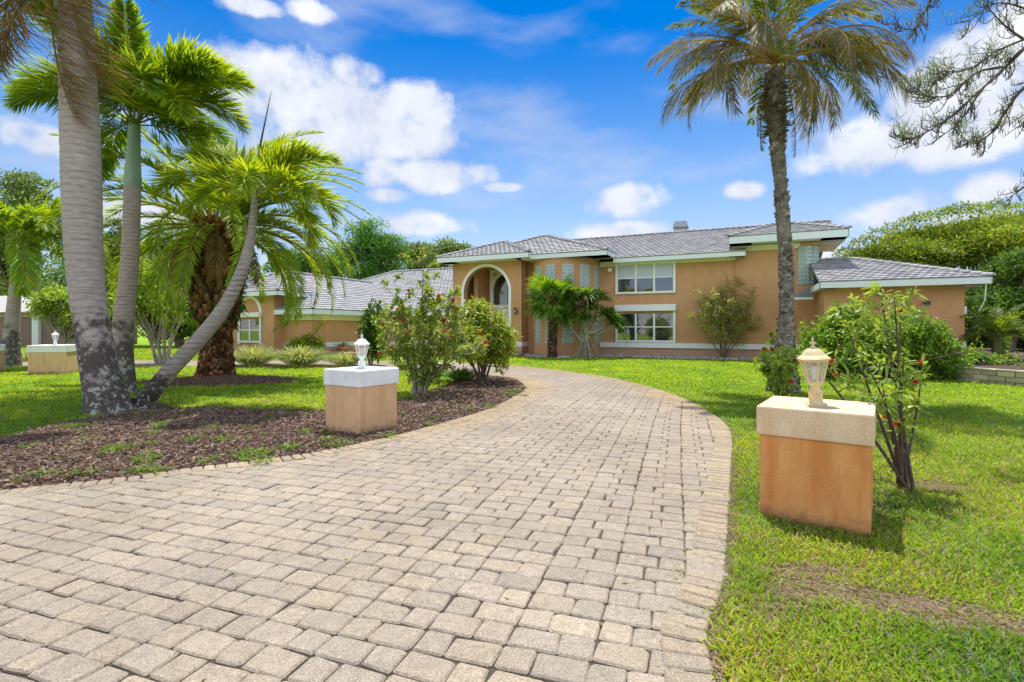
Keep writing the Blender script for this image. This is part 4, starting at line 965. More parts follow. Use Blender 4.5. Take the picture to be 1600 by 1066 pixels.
# slender palm at the left edge
B5 = G(18, 573); Y5 = B5.y
pts = [A(x,y,Y5) for x, y in ((14,575),(18,520),(23,460),(26,430))]
t5 = thing('palm_tree', 'slender palm with a pale trunk at the left edge beyond the lawn', 'palm tree', B5)
g = Geo(); trunk(g, rel(pts, B5), [.42,.25,.2,.19], 18, .012, .05, 4); g.build('trunk', bark_b, t5, True)
c5a, c5 = Vector(A(26,432,Y5))-B5, Vector(A(28,378,Y5))-B5
g = Geo(); trunk(g, [c5a, c5a.lerp(c5,.3), c5], [.2,.2,.12], 16, 0); g.build('crownshaft', shaft, t5, True)
f5 = variants(L=3.7, nl=170, ll=.72, lw=.06, bends=(1.5, 2.0, 2.5), cols=GREEN+YGREEN, rcol=(.25,.28,.09), plume=.5, droop=.3, vee=.3, petiole=.14, seed0=140)
for i, (az, el) in enumerate(((10,60),(170,52),(60,70),(120,40),(330,48),(230,56),(290,40),(20,30),(195,20),(345,12),(150,62),(270,64),(0,45),(30,20),(320,5),(15,-8),(180,40),(60,50))): put(f5[i % 3], t5, c5, R(az), R(el), 0, 1)

# tall ragged palm on the right lawn
B6 = G(1224, 613); Y6 = B6.y
pts = [A(x,y,Y6) for x, y in ((1224,616),(1226,560),(1228,500),(1229,430),(1224,350),(1219,280),(1214,220),(1211,170),(1210,112))]
t6 = thing('palm_tree', 'tall ragged palm with browning fronds on the right lawn', 'palm tree', B6)
g = Geo(); rg = np.random.default_rng(14)
P = trunk(g, rel(pts, B6), [.38,.24,.155,.152,.148,.142,.155,.24,.20], 16, .08, .045, 6)
LB = [(.115,.095,.08),(.17,.145,.12),(.23,.205,.175),(.085,.07,.058),(.36,.33,.29)]
n = 1150; tt = rg.random(n)*(len(P)-1.01); ii = tt.astype(int)
for q in range(n):                                       # flaking stubs all the way up
    p = P[ii[q]].lerp(P[ii[q]+1], tt[q]-ii[q]); s_ = tt[q]/(len(P)-1); r = np.interp(s_, np.linspace(0,1,9), [.38,.24,.155,.152,.148,.142,.155,.24,.20])*.97; a = rg.random()*2*math.pi
    big = (.5+.5*math.sin(s_*37+1.3*math.sin(a))) ; w, hgt, out = .035+.02*rg.random(), .04+.05*rg.random(), .015+.05*rg.random()*big
    c, sn = math.cos(a), math.sin(a); F_ = lambda rr, t_, h: (p.x+rr*c-t_*sn, p.y+rr*sn+t_*c, p.z+h)
    V = [F_(r-.02,-w,-hgt),F_(r-.02,w,-hgt),F_(r-.02,w,hgt*.4),F_(r-.02,-w,hgt*.4),F_(r+out,-w*.7,hgt),F_(r+out,w*.7,hgt)]
    g.poly(V, [(0,1,5,4),(1,2,5),(0,4,3),(2,3,4,5)], np.tile(pick(LB, 1, rg, .2)[0]*(.4 if s_ < .10 else 1), (6,1)))
for q in range(160):                                     # fibrous boss below the crown
    zz = rg.random(); p = Vector(A(1211,210-90*zz,Y6))-B6; a = rg.random()*6.28; r = .22+.07*math.sin(zz*math.pi)
    d = Vector((math.cos(a), math.sin(a), -.6+rg.random()*1.1)); g.tube([p+Vector((math.cos(a)*r*.8, math.sin(a)*r*.8, 0)), p+Vector((math.cos(a)*r, math.sin(a)*r, 0))+d*.1], [.03,.006], 5, pick(LB[:2]+[(.13,.10,.07)], 1, rg, .2)[0])
o6 = g.build('trunk', M('flaking_palm_bark', (1,1,1), .95, .3, 16, .6, 60, attr=True, spec=.1, col2=(.27,.26,.22), scale2=4, fac2=(.56,.66)), t6)
o6.data.color_attributes['Col']
co = np.empty(len(o6.data.vertices)*4, dtype=np.float32); o6.data.color_attributes['Col'].data.foreach_get('color', co); co = co.reshape(-1,4)
white = (co[:,:3] > .99).all(1); co[white,:3] = (.19,.165,.14); o6.data.color_attributes['Col'].data.foreach_set('color', co.ravel())
c6 = Vector(A(1210,90,Y6))-B6
fb = variants(L=3.0, nl=120, ll=.50, lw=.022, bends=(1.0, 1.45, 1.9), cols=TAN+[(.22,.15,.09),(.17,.12,.07),(.26,.19,.12)], rcol=(.40,.31,.15), plume=.35, droop=.85, vee=-.1, petiole=.26, seed0=200, ragged=.3, thick=.03, mess=.16, fwd=(.6,1.0))
fg = variants(L=3.1, nl=130, ll=.46, lw=.026, bends=(.9, 1.4), cols=[(.10,.17,.035),(.14,.20,.04),(.17,.20,.05),(.20,.20,.06)], rcol=(.34,.30,.13), plume=.3, droop=.35, vee=.3, petiole=.22, seed0=220, thick=.03)
rg = np.random.default_rng(9)
for i in range(40):
    az = i*137.5+20; q = i/40; el = 76-62*q+rg.normal(0, 6)
    if abs((az % 360)-270) < 32 and el < 60: el -= 45
    src = fg[i % 2] if (q < .35 or rg.random() < .15) else fb[min(2, int(q*2.9))]
    put(src, t6, c6+Vector((.06*math.cos(R(az)), .06*math.sin(R(az)), .1-.25*q)), R(az), R(el), rg.normal(0, .3), .88+.27*rg.random())
for (az, el, s_) in ((185,18,1),(170,4,1),(198,-6,.95),(178,30,1.02),(165,38,1.0),(5,34,1.0),(352,26,1.02),(15,8,.95),(345,14,.9),(190,44,1)):
    put(fb[1 if el > 15 else 2], t6, c6, R(az), R(el), rg.normal(0, .3), s_)
fh = frond('hanging_frond', 1.75, 46, .16, .022, .25, 240, [(.10,.13,.04),(.16,.14,.06),(.2,.14,.08)], (.2,.17,.08), .25, .5, 0, .8, thick=.014)
for (px, py, s_, az) in ((1197,125,1.0,200),(1190,130,.75,190),(1233,140,.95,340),(1240,120,.6,10),(1222,125,.9,300)): put(fh, t6, Vector(A(px,py,Y6-.15))-B6, R(az), R(-80), 0, s_)

# ------------------------------------------------------------------ shrubs
def bez(a, b, c, n=9):
    t = np.linspace(0, 1, n)[:,None]; return (1-t)**2*a+2*t*(1-t)*b+t*t*c
def cluster_tips(c, r, n, rg, shell=.55, low=-1.0):
    d = rdir(n*3, rg); d = d[d[:,2] > low][:n]; q = (shell+(1-shell)*rg.random((len(d),1)))
    lump = 1+.16*np.sin(d[:,:1]*5+c[0])*np.sin(d[:,1:2]*6+c[1]*2)+.14*np.sin(d[:,2:3]*7+d[:,:1]*4)
    return np.asarray(c)+d*q*lump*.86*np.asarray(r)
def shrub(label, base, tips, nstem=6, r0=.03, nleaf=14, L=.11, W=.035, cols=GREEN, cr=.09, fl=(0, None, .05), bark=None, seed=1, name='shrub', cat='shrub', group=None,
          spread=.08, bend=.25, mat=None, leg=.35, shape='blade'):
    rg = np.random.default_rng(seed); base = Vector(base); t_ = thing(name, label, cat, base, 0, group)
    T = np.asarray(tips, dtype=float)-np.array(base); n = len(T)
    order = np.argsort(-T[:,2]); main = [order[0]]
    while len(main) < min(nstem, n):
        d = np.min(np.linalg.norm(T[:,None]-T[main][None], axis=2), axis=1)*(T[:,2] > np.quantile(T[:,2], .35)); main.append(int(np.argmax(d)))
    g = Geo(); nodes = []; dirs = np.zeros((n,3))
    for i in main:
        b0 = np.append(rg.normal(0, spread, 2), -.03); c = np.array([T[i,0]*leg+rg.normal(0,.05), T[i,1]*leg+rg.normal(0,.05), T[i,2]*.6])
        P = bez(b0, c, T[i], 14)+np.sin(np.linspace(0,3,14))[:,None]*rg.normal(0,.02,3); rr = np.linspace(r0, r0*.22, 14)
        g.tube(P, rr, 7); dirs[i] = P[-1]-P[-2]
        for k in range(3, 13): nodes.append((P[k], rr[k]))
    NP_ = np.array([q[0] for q in nodes]); NR = np.array([q[1] for q in nodes]); ms = set(main)
    for i in range(n):
        if i in ms: continue
        d = np.linalg.norm(NP_-T[i], axis=1)+np.where(NP_[:,2] > T[i,2], 1.2*(NP_[:,2]-T[i,2])+.2, 0)
        k = int(np.argmin(d)); a = NP_[k]; ln = np.linalg.norm(T[i]-a); c = (a+T[i])/2+np.array([0,0,-.12*ln])+rg.normal(0,.04*ln,3)
        P = bez(a, c, T[i], 6); g.tube(P, np.linspace(min(NR[k]*.7, .02), .003, 6), 5, cap=False); dirs[i] = P[-1]-P[-2]
    g.build('stems', bark or MAT['bark'], t_, True)
    dirs = nrm(dirs); idx = np.repeat(np.arange(n), nleaf); m = len(idx)
    if shape == 'blade':                                 # whorls of narrow leaves at the twig ends
        P = T[idx]-dirs[idx]*(rg.random((m,1))*cr*1.3)+rg.normal(0, cr*.18, (m,3))
        D = dirs[idx]*.35+rdir(m, rg)*.9+np.array([0,0,.18])
    else:
        off = rdir(m, rg)*rg.random((m,1))**.5*cr; P = T[idx]+off; D = off/cr*.7+rdir(m, rg)*.8+np.array([0,0,.2])
    g = Geo(); c = pick(cols, m, rg, .18)
    V, Tr = blades(P, D, nrm(np.tile((0,0,1.), (m,1))+rg.normal(0,.45,(m,3))), L*(.65+.6*rg.random(m)), W*(.75+.5*rg.random(m)), bend, .75)
    g.tris(V, Tr, np.repeat(c, 6, axis=0)); g.build('foliage', mat or MAT['leaf'], t_)
    k, fcol, fs = fl
    if k:
        fm = None
        for i in rg.choice(n, k, replace=False):
            if fm is None or rg.random() < .0:
                q = 46; gg = Geo(); dd_ = rdir(q, rg); dd_[:,2] = np.abs(dd_[:,2])*.8+.1
                V, Tr = blades(dd_*fs*.35*rg.random((q,1)), dd_+rg.normal(0,.3,(q,3)), rdir(q, rg), fs*(.6+.5*rg.random(q)), fs*.42, .1, .9)
                gg.tris(V, Tr, np.repeat(pick(fcol, q, rg, .2), 6, axis=0)); fm = gg.build('flower', MAT['petal'], t_); o = fm
            else:
                o = fm.copy(); COL.objects.link(o); o.parent = t_
            o.location = T[i]+dirs[i]*.03; o.rotation_euler = (rg.normal(0,.5), rg.normal(0,.5), rg.random()*6); o.scale = (.7+.6*rg.random(),)*3
    return t_
LG = [(.25,.36,.06),(.31,.42,.065),(.40,.48,.09),(.19,.29,.05)]        # fresh leaf greens
OG = [(.23,.28,.07),(.29,.32,.08),(.18,.22,.06),(.34,.34,.10)]         # olive, sparse leaves
RED = [(.55,.035,.03),(.65,.06,.05),(.48,.03,.06),(.60,.14,.06)]
PINK = [(.60,.05,.10),(.70,.10,.14),(.55,.04,.08)]
def up(pts, Y, j=.25, seed=0):
    rg = np.random.default_rng(seed); return [tuple(A(x, y, Y+rg.normal(0, j))) for x, y in pts]
def scatter_px(box, Y, n, seed, rx=None, depth=.6, shape=1.0, cut=None):
    """twig ends filling an uneven oval given by its photo box at the depth Y"""
    rg = np.random.default_rng(seed); x0, y0, x1, y1 = box; a, b = A(x0, y0, Y), A(x1, y1, Y); c = (a+b)/2
    return cluster_tips((c.x, Y, c.z), ((b.x-a.x)/2, depth, (a.z-b.z)/2), n, rg, .35)
# flowering shrub behind the right pillar
nb = G(1408, 762)
tp = up([(1362,452),(1374,444),(1333,470),(1396,458),(1418,470),(1346,500),(1386,482),(1312,482),(1408,492),(1352,470),(1430,458),(1340,520),(1375,515),(1322,505)], nb.y, .18, 1)
tp += up([(1282,548),(1296,570),(1318,560),(1345,556),(1372,560),(1398,556),(1420,584),(1440,572),(1362,590),(1334,592),(1310,590),(1262,560),(1390,590),(1412,560)], nb.y, .22, 2)
tp += up([(1342,618),(1405,612),(1428,622),(1436,600),(1418,650),(1386,632),(1362,622),(1402,668),(1425,600),(1378,655)], nb.y, .25, 3)
shrub('wiry red flowering shrub with narrow leaves behind the rust stained pillar', nb, tp, 9, .019, 21, .13, .029, LG, .10, (7, RED, .034), MAT['dark_bark'], 3, name='flowering_shrub', spread=.03, leg=.5)
# yellow green shrub round the foot of the tall palm and a pink one beside it
nb = G(1222, 628)
shrub('yellow green shrub growing round the foot of the tall ragged palm', nb, np.concatenate([scatter_px((1168,530,1262,600), nb.y, 55, 5, depth=.7), scatter_px((1195,585,1262,628), nb.y-.2, 16, 6, depth=.5)]), 6, .02, 16, .15, .045, YGREEN+LG, .1, (5, RED, .05), seed=8)
nb = G(1213, 575)
shrub('small pink flowered shrub just left of the tall palm trunk', nb, scatter_px((1196,485,1240,575), nb.y, 70, 12, depth=.6), 5, .02, 16, .14, .05, GREEN, .14, (14, PINK, .09), seed=9)
# large rounded bush on the right lawn
nb = G(1370, 592)
big = np.concatenate([scatter_px((1240,484,1390,606), nb.y, 320, 13, depth=1.5), scatter_px((1325,478,1490,606), nb.y+.3, 460, 14, depth=1.8), scatter_px((1385,532,1512,606), nb.y-.1, 150, 15, depth=1.0), scatter_px((1285,476,1350,525), nb.y, 60, 17, depth=.8)])
shrub('large rounded bright green bush in front of the right wing', nb, big, 14, .05, 32, .13, .058, GREEN+GREEN[1:3]+YGREEN[:2]+LG[:1], .2, (26, PINK+RED, .10), seed=10, name='bush', cat='bush', shape='vol')
# sparse olive bush against the facade
nb = G(1132, 562)
shrub('sparse olive shrub growing against the long tan wall', nb, scatter_px((1070,428,1196,552), nb.y, 460, 18, depth=1.2), 9, .03, 24, .11, .045, OG[1:2]+[(.46,.44,.15),(.40,.40,.13),(.36,.38,.10)], .17, (8, [(.45,.28,.14)], .07), seed=11, shape='vol', leg=.5)
for (bx_, by_, box, lab, sd, cl) in ((962,553,(935,520,990,553),'dark low shrub under the left of the lower window',19,DARK+GREEN), (1052,556,(1040,535,1075,556),'thin low plant on the wall base between window and olive shrub',20,GREEN), (1098,557,(1085,536,1112,556),'scrappy low plant at the foot of the olive shrub',22,GREEN+OG)):
    nb = G(bx_, by_); shrub(lab, nb, scatter_px(box, nb.y, 60 if sd == 19 else 22, sd, depth=.6), 5, .015, 18 if sd == 19 else 9, .16, .08, cl, .14, seed=sd, shape='vol')
# shrubs in the mulch island
nb = G(655, 616)
t1 = np.concatenate([scatter_px((556,462,775,592), nb.y, 190, 23, depth=1.2), scatter_px((585,425,745,520), nb.y, 52, 24, depth=.9), np.array(up([(640,405),(660,396),(682,410),(620,430),(600,440),(668,425),(655,440),(628,400)], nb.y, .3, 4)), scatter_px((630,560,705,610), nb.y, 26, 25, depth=.35)])
shrub('tall open shrub with red flowers beside the white capped pillar', nb, t1, 13, .032, 22, .15, .052, LG+OG[:2]+[(.40,.42,.12)], .12, (46, RED, .05), MAT['pale_bark'], 26, name='flowering_shrub', spread=.07, leg=.24)
nb = G(752, 599)
t1 = np.concatenate([scatter_px((690,482,806,574), nb.y, 330, 27, depth=1.2), scatter_px((715,466,765,510), nb.y, 45, 28, depth=.6), scatter_px((745,500,808,575), nb.y-.2, 110, 29, depth=.7)])
shrub('dense bush with small red flowers in front of the arched entry', nb, t1, 9, .04, 24, .15, .055, LG+YGREEN+YGREEN[1:3]+OG[1:2]+[(.45,.34,.10)], .17, (85, RED, .055), MAT['bark'], 30, name='flowering_bush', cat='bush', shape='vol')
nb = G(578, 572)
shrub('dark upright shrub right behind the white lantern', nb, scatter_px((562,465,606,572), nb.y, 130, 31, depth=.7), 5, .03, 20, .19, .09, GREEN+DARK, .2, (10, RED, .08), seed=32, shape='vol')
# planting in front of the garage
nb = G(447, 553)
shrub('loose pale leaved shrub beside the arched bay window', nb, scatter_px((418,490,478,545), nb.y, 90, 33, depth=.9), 7, .03, 16, .22, .09, [(.25,.27,.09),(.30,.30,.12),(.20,.23,.08),(.34,.28,.14)], .2, seed=34, shape='vol')
nb = G(482, 556)
shrub('low mounded yellow green shrub in front of the garage corner', nb, np.concatenate([scatter_px((444,524,512,556), nb.y, 130, 35, depth=.9), np.array(up([(500,508),(506,500),(495,515)], nb.y, .1, 5))]), 6, .02, 26, .16, .08, [(.32,.38,.03),(.40,.43,.035),(.25,.32,.03)], .16, seed=36, shape='vol')
def strap_clump(label, loc, r, h, n, seed, cols, group='striped grass clumps edging the drive'):
    rg = np.random.default_rng(seed); a = rg.random(n)*6.283; q = rg.random(n)**.6
    D = np.stack([np.cos(a)*(.25+.8*q), np.sin(a)*(.25+.8*q), 1.35-.45*q], 1); P = np.stack([np.cos(a)*r*.35*q, np.sin(a)*r*.35*q, 0*a], 1)
    V, T = blades(P, D, np.stack([np.cos(a), np.sin(a), 0*a+.2], 1), h*(1.15+.55*rg.random(n)), .026, .5, .8); g = Geo()
    g.tris(V, T, np.repeat(pick(cols, n, rg, .15), 6, axis=0)); o = g.build('ornamental_grass', MAT['leaf']); o.location = loc; return tag(o, label, 'ornamental grass', group)
LIR = [(.38,.42,.17),(.46,.48,.24),(.26,.33,.09),(.20,.28,.07),(.52,.50,.30)]
strap_clump('striped grass clump beside the date palm foot, the left one of the two largest', G(397,572), 1.1, 1.2, 900, 41, LIR)
strap_clump('striped grass clump below the yellow green mound near the garage', G(470,573), 1.1, 1.2, 900, 42, LIR)
strap_clump('smaller striped grass clump left of the white lantern by the pale drive', G(540,573), .9, .85, 500, 43, LIR)
strap_clump('striped grass clump between the white capped pillar and the tall open shrub', G(634,577), .7, .75, 420, 44, LIR)
strap_clump('darker strap leaved clump at the foot of the dense red flowered bush', G(722,597), .5, .62, 380, 45, GREEN+LIR[2:4])
strap_clump('striped grass clump low beside the far streaked pillar', G(42,565), .8, .8, 350, 46, LIR)

# ------------------------------------------------------------------ fan palm and screw pine by the bow wall
nb = hw(-6.05, -2.75); yb = nb.y
t7 = thing('fan_palm', 'fan palm with a dark boot covered trunk before the bow wall', 'palm tree', nb)
g = Geo(); rg = np.random.default_rng(50); hgt = A(865,470,yb).z
g.tube([(0,0,-.05),(0,0,.3),(.02,0,1.2),(.05,0,hgt)], [.34,.2,.2,.22], 14, (.06,.035,.025))
for q in range(170):
    z_ = .1+(hgt-.2)*q/170; a = q*2.4; w = .09; r = .2+.02*rg.random(); c, s_ = math.cos(a), math.sin(a); o_ = .05+.08*rg.random()
    P = lambda rr, tt, h: (rr*c-tt*s_+.03*z_/hgt, rr*s_+tt*c, z_+h)
    g.poly([P(r-.05,-w,-.08),P(r-.05,w,-.08),P(r+o_,w*.5,.10),P(r+o_,-w*.5,.10)], [(0,1,2,3)], pick([(.11,.055,.035),(.17,.09,.055),(.07,.04,.03),(.26,.17,.11)], 1, rg, .2)[0])
g.build('trunk', MAT['col'], t7)
def fan(name, pet, R_, n, seed, cols, span=250):
    rg = np.random.default_rng(seed); g = Geo(); ss = np.linspace(0, 1, 8); P = np.stack([pet*ss, 0*ss, -.22*pet*ss**2], 1); g.tube(P, .016, 5, (.16,.22,.06))
    e = P[-1]; a = np.linspace(-R(span/2), R(span/2), n)+rg.normal(0,.02,n); D = np.stack([np.cos(a), np.sin(a), -.15-.18*np.abs(np.sin(a))], 1)
    V, T = blades(np.tile(e, (n,1)), D, np.stack([0*a, 0*a, 1+0*a], 1)+rg.normal(0,.25,(n,3)), R_*(.75+.35*np.cos(a*.5))*(1+rg.normal(0,.06,n)), .085, .42, .7)
    g.tris(V, T, np.repeat(pick(cols, n, rg, .12), 6, axis=0)); return g.build('frond', MAT['frond'])
fans = [fan('frond', .9, .95, 34, 51, GREEN[:1]+GREEN[3:]+DARK), fan('frond', .75, .9, 34, 52, GREEN), fan('frond', 1.0, .95, 34, 53, GREEN+DARK)]
ct = Vector((.05,0,hgt))
for i in range(30):
    q = i/30; az = i*137.5; el = 75-95*q
    put(fans[(i*2) % 3 if q < .8 else 2], t7, ct+Vector((0,0,.1-.2*q)), R(az), R(el), rg.normal(0,.3), .76+.16*rg.random())
nb = hw(-4.25, -2.6); yb = nb.y
t8 = thing('screw_pine', 'screw pine on pale prop roots with heads of strap leaves beside the fan palm', 'tree', nb)
g = Geo(); heads = []
for q in range(16):
    a = q*2*math.pi/16+.2; r = .55+.15*math.sin(q*2.3); g.tube(bez(np.array([r*math.cos(a), r*.8*math.sin(a), -.05]), np.array([r*.5*math.cos(a), r*.45*math.sin(a), .75]), np.array([.08*math.cos(a), .08*math.sin(a), 1.05+.15*math.sin(q)])), .028, 6)
g.tube([(0,0,.55),(0,0,1.1),(.05,0,1.5)], [.14,.12,.10], 10)
for (px, py) in ((888,498),(922,484),(948,494),(900,466),(934,468),(958,506),(912,500),(918,462)):
    e = A(px, py, yb-.3+.6*rg.random())-nb; P = bez(np.array([0,0,.75 if px < 900 else 1.3]), np.array([e.x*.75, e.y, 1.2]), np.array(e)); g.tube(P, np.linspace(.085,.055,9), 8); heads.append((e, P[-1]-P[-2]))
g.build('trunk', MAT['pale_bark'], t8, True)
for k_, (e, d) in enumerate(heads):
    n = 170; rg2 = np.random.default_rng(60+k_); D = nrm(nrm(np.array(d))*.55+rdir(n, rg2)*.8+np.array([0,0,.25])); gg = Geo()
    V, T = blades(np.tile(np.array(e), (n,1))+rg2.normal(0,.05,(n,3)), D, np.tile((0,0,1.), (n,1))+rg2.normal(0,.3,(n,3)), .85+.4*rg2.random(n), .07, .55, .75)
    gg.tris(V, T, np.repeat(pick(GREEN+DARK+YGREEN[:1], n, rg2, .15), 6, axis=0)); gg.build('leaf_head', MAT['frond'], t8)

# ------------------------------------------------------------------ trees
def tree(label, base, clumps, nleaf, L, W, cols, trunk_r=.25, name='tree', seed=1, flat=.6, group=None, bark=None, limbs=True, mat=None, fork=.45, shellp=.5):
    """clumps: (x, y, z, r) in the world; leaves sit in the outer part of each flattened clump"""
    rg = np.random.default_rng(seed); base = Vector(base); t_ = thing(name, label, 'tree', base, 0, group); Cc = np.array([(c[0]-base.x, c[1]-base.y, c[2]-base.z, c[3]) for c in clumps])
    top = Cc[:,:3].mean(0); fk = np.array([top[0]*.5, top[1]*.5, max(.6, top[2]*fork)])
    g = Geo(); g.tube(bez(np.array([0,0,-.1]), np.array([fk[0]*.2, fk[1]*.2, fk[2]*.6]), fk, 10), np.linspace(trunk_r*1.15, trunk_r*.7, 10), 10)
    if limbs:
        for c in Cc[rg.permutation(len(Cc))[:60]]:
            P = bez(fk, (fk+c[:3])/2+np.array([0,0,-.12*np.linalg.norm(c[:3]-fk)])+rg.normal(0,.25,3), c[:3], 9); g.tube(P, np.linspace(trunk_r*.42, .03, 9), 6, cap=False)
    g.build('trunk', bark or MAT['bark'], t_, True)
    w = Cc[:,3]**2; idx = rg.choice(len(Cc), nleaf, p=w/w.sum()); d = rdir(nleaf, rg); d[:,2] = np.where(rg.random(nleaf) < .75, np.abs(d[:,2]), d[:,2])
    q = shellp+(1-shellp)*rg.random((nleaf,1))+.22*(rg.random((nleaf,1))-.5)
    P = Cc[idx,:3]+d*q*Cc[idx,3:4]*np.array([1,1,flat]); D = nrm(d*.5+rdir(nleaf, rg)+np.array([0,0,-.15])); S = nrm(np.cross(D, rdir(nleaf, rg)+np.array([0,0,.8])))
    V, T = diamonds(P, D, S, L*(.6+.7*rg.random(nleaf)), W*(.7+.6*rg.random(nleaf)))
    tone = (.7+.6*rg.random(len(Cc)))[idx][:,None]; g = Geo(); g.tris(V, T, np.repeat(np.clip(pick(cols, nleaf, rg, .15)*tone, 0, 1), 4, axis=0)); g.build('crown', mat or MAT['leaf'], t_); return t_
def clumps_px(boxes, Y, n, r, seed, depth=2.5, shell=.3):
    rg = np.random.default_rng(seed); out = []
    for (x0, y0, x1, y1) in boxes:
        a, b = A(x0, y0, Y), A(x1, y1, Y); T = cluster_tips(((a.x+b.x)/2, Y, (a.z+b.z)/2), ((b.x-a.x)/2-r*.6, depth, max(.2, (a.z-b.z)/2-r*.4)), n, rg, shell)
        out += [(p[0], p[1], p[2], r*(.65+.7*rg.random())) for p in T]
    return out
PO = [(.22,.33,.03),(.30,.38,.03),(.40,.44,.035),(.14,.23,.03),(.10,.18,.03),(.34,.40,.03)]
Yp = 40
b_ = A(1560, 520, Yp); cl = clumps_px([(1310,395,1450,470),(1380,350,1560,440),(1480,325,1700,420),(1330,380,1480,430),(1550,380,1760,480),(1300,410,1600,500),(1450,340,1650,420),(1375,348,1560,430),(1470,330,1720,425),(1420,342,1620,410)], Yp, 50, 1.75, 70, 5.0, .15)
cl += [tuple(A(x, y, Yp-2+4*np.random.default_rng(int(x)).random()))+(1.15,) for x, y in ((1300,418),(1325,395),(1350,380),(1375,368),(1400,358),(1425,348),(1450,342),(1475,335),(1500,330),(1530,328),(1560,326),(1590,328),(1620,330))]
tree('wide spreading umbrella crowned tree, yellow green, behind the right wing', (b_.x, Yp, 0), cl, 240000, .30, .10, PO, .3, 'spreading_tree', 71, .5, fork=.35)
Yp = 27
cl = clumps_px([(1515,440,1640,520),(1530,380,1680,470),(1560,500,1700,560)], Yp, 26, .9, 72, 2.0)
tree('dark leafy tree at the right edge beyond the retaining wall', (A(1575,500,Yp).x, Yp, 0), cl, 26000, .26, .10, [(.07,.14,.03),(.10,.19,.035),(.13,.24,.04),(.17,.28,.04)], .22, 'leafy_tree', 73, .6)
b9 = A(1560, 540, 19.5); t9 = thing('date_palm', 'low feathery palm at the right edge beside the wing', 'palm tree', (b9.x, 19.5, .4))
g = Geo(); g.tube([(0,0,-.1),(0,0,.5),(0,0,.9)], [.22,.2,.16], 12, (.12,.09,.06)); g.build('trunk', MAT['col'], t9)
f9 = variants(L=2.0, nl=80, ll=.36, lw=.03, bends=(1.0, 1.6, 2.0), cols=[(.10,.17,.03),(.14,.22,.035),(.20,.27,.045)], rcol=(.22,.26,.09), plume=.15, droop=.2, vee=.4, petiole=.1, seed0=250)
for i in range(22): put(f9[i % 3], t9, (0,0,.85), R(i*137.5), R(70-68*i/22), 0, .9+.2*((i*7) % 5)/5)
# behind the house at the left
def far_tree(label, boxes, Y, n, r, nl, L, W, cols, seed, name='tree', flat=.7, fork=.5, tr=.3, depth=2.5):
    x = sum((b[0]+b[2])/2 for b in boxes)/len(boxes); return tree(label, (A(x, 500, Y).x, Y, 0), clumps_px(boxes, Y, n, r, seed, depth), nl, L, W, cols, tr, name, seed+1, flat, fork=fork)
PINE = [(.10,.24,.035),(.14,.30,.04),(.18,.35,.05),(.07,.17,.03)]
OAK = [(.14,.21,.06),(.18,.25,.07),(.11,.16,.05),(.23,.30,.09)]
far_tree('tall bright green tree rising behind the long grey roof, tallest of the far group', [(530,338,612,420),(560,350,640,440),(500,370,580,440),(520,390,650,470)], 56, 30, 1.3, 20000, .40, .10, PINE, 80, 'tall_tree')
far_tree('grey green tree between the tall bright one and the entry tower', [(612,375,700,425),(600,390,720,460)], 60, 30, 1.1, 9000, .36, .15, OAK, 82)
far_tree('rounded grey green oak just left of the entry tower roof', [(655,372,745,420),(690,380,752,420),(640,390,760,450)], 52, 26, 1.0, 11000, .32, .14, OAK, 84)
far_tree('dark tree behind the garage roof under the date palm fronds', [(420,385,520,450),(480,390,560,450),(400,400,570,480)], 48, 26, 1.0, 11000, .34, .12, DARK+PINE, 86)
far_tree('broad grey green tree at the left edge behind the slender palm', [(-40,255,105,380),(-60,300,60,420),(-60,340,110,480)], 42, 34, 1.25, 16000, .30, .13, OAK+LG[:1], 88)
far_tree('dark tree in the shade between the palm trunks', [(100,330,260,470),(150,400,300,510)], 46, 34, 1.3, 14000, .36, .14, DARK+OAK, 90)
far_tree('dense dark tree behind the slim palm trunk and the date palm', [(215,350,330,470),(240,430,340,520)], 44, 30, 1.2, 13000, .34, .14, DARK+OAK, 92)
far_tree('dark bushy tree close beside the garage, behind the date palm', [(310,420,400,520)], 40, 26, 1.0, 8000, .3, .13, DARK+PINE, 94)
for k_, (x0, x1, lab) in enumerate(((-420,-120,'dark green hedge beyond the left lawn, farthest left'),(100,215,'dark clipped hedge beyond the drive behind the palm trunks'),(205,345,'dark hedge beyond the drive behind the small light tree'))):
    Yh = 38+k_; far_tree(lab, [(x0,478,x1,542)], Yh, 50, .8, 9000, .25, .11, DARK, 96+k_*2, 'hedge', .8, .3, .12, 1.0)
Y_ = 22.0
cl = clumps_px([(185,405,300,500),(200,440,312,520),(190,420,260,540)], Y_, 26, .5, 105, 1.2)
t_ = tree('small light leaved tree on thin pale stems beside the drive, seen past the leaning trunk', (A(252,568,Y_).x, Y_, 0), cl, 8000, .20, .085, LG+YGREEN[:2], .07, 'small_tree', 106, .8, limbs=True, bark=MAT['pale_bark'], fork=.3)
g = Geo()
for (x0, x1, y1) in ((245,205,470),(258,300,470),(262,285,450),(250,235,440),(256,262,430)):
    a, b = A(x0, 570, Y_), A(x1, y1, Y_); o_ = Vector(t_.location); m_ = (a+b)/2; m_.x = a.x*.75+b.x*.25
    g.tube(bez(np.array(a-o_), np.array(m_-o_), np.array(b-o_), 10), np.linspace(.075,.03,10), 7)
g.build('stem', MAT['pale_bark'], t_, True)
cl = clumps_px([(40,430,130,520),(90,440,170,540)], 27, 26, .55, 107, 1.2)
tree('small light leaved tree behind the far streaked pillar', (A(95,560,27).x, 27, 0), cl, 7500, .22, .09, LG, .09, 'small_tree', 108, .8, bark=MAT['pale_bark'], fork=.35)
far_tree('low pale leaved shrubby tree between the two upright trunks', [(150,430,215,545)], 26, 26, .5, 5000, .2, .085, LG+OG, 110, 'small_tree', .8, .3, .08, 1.0)
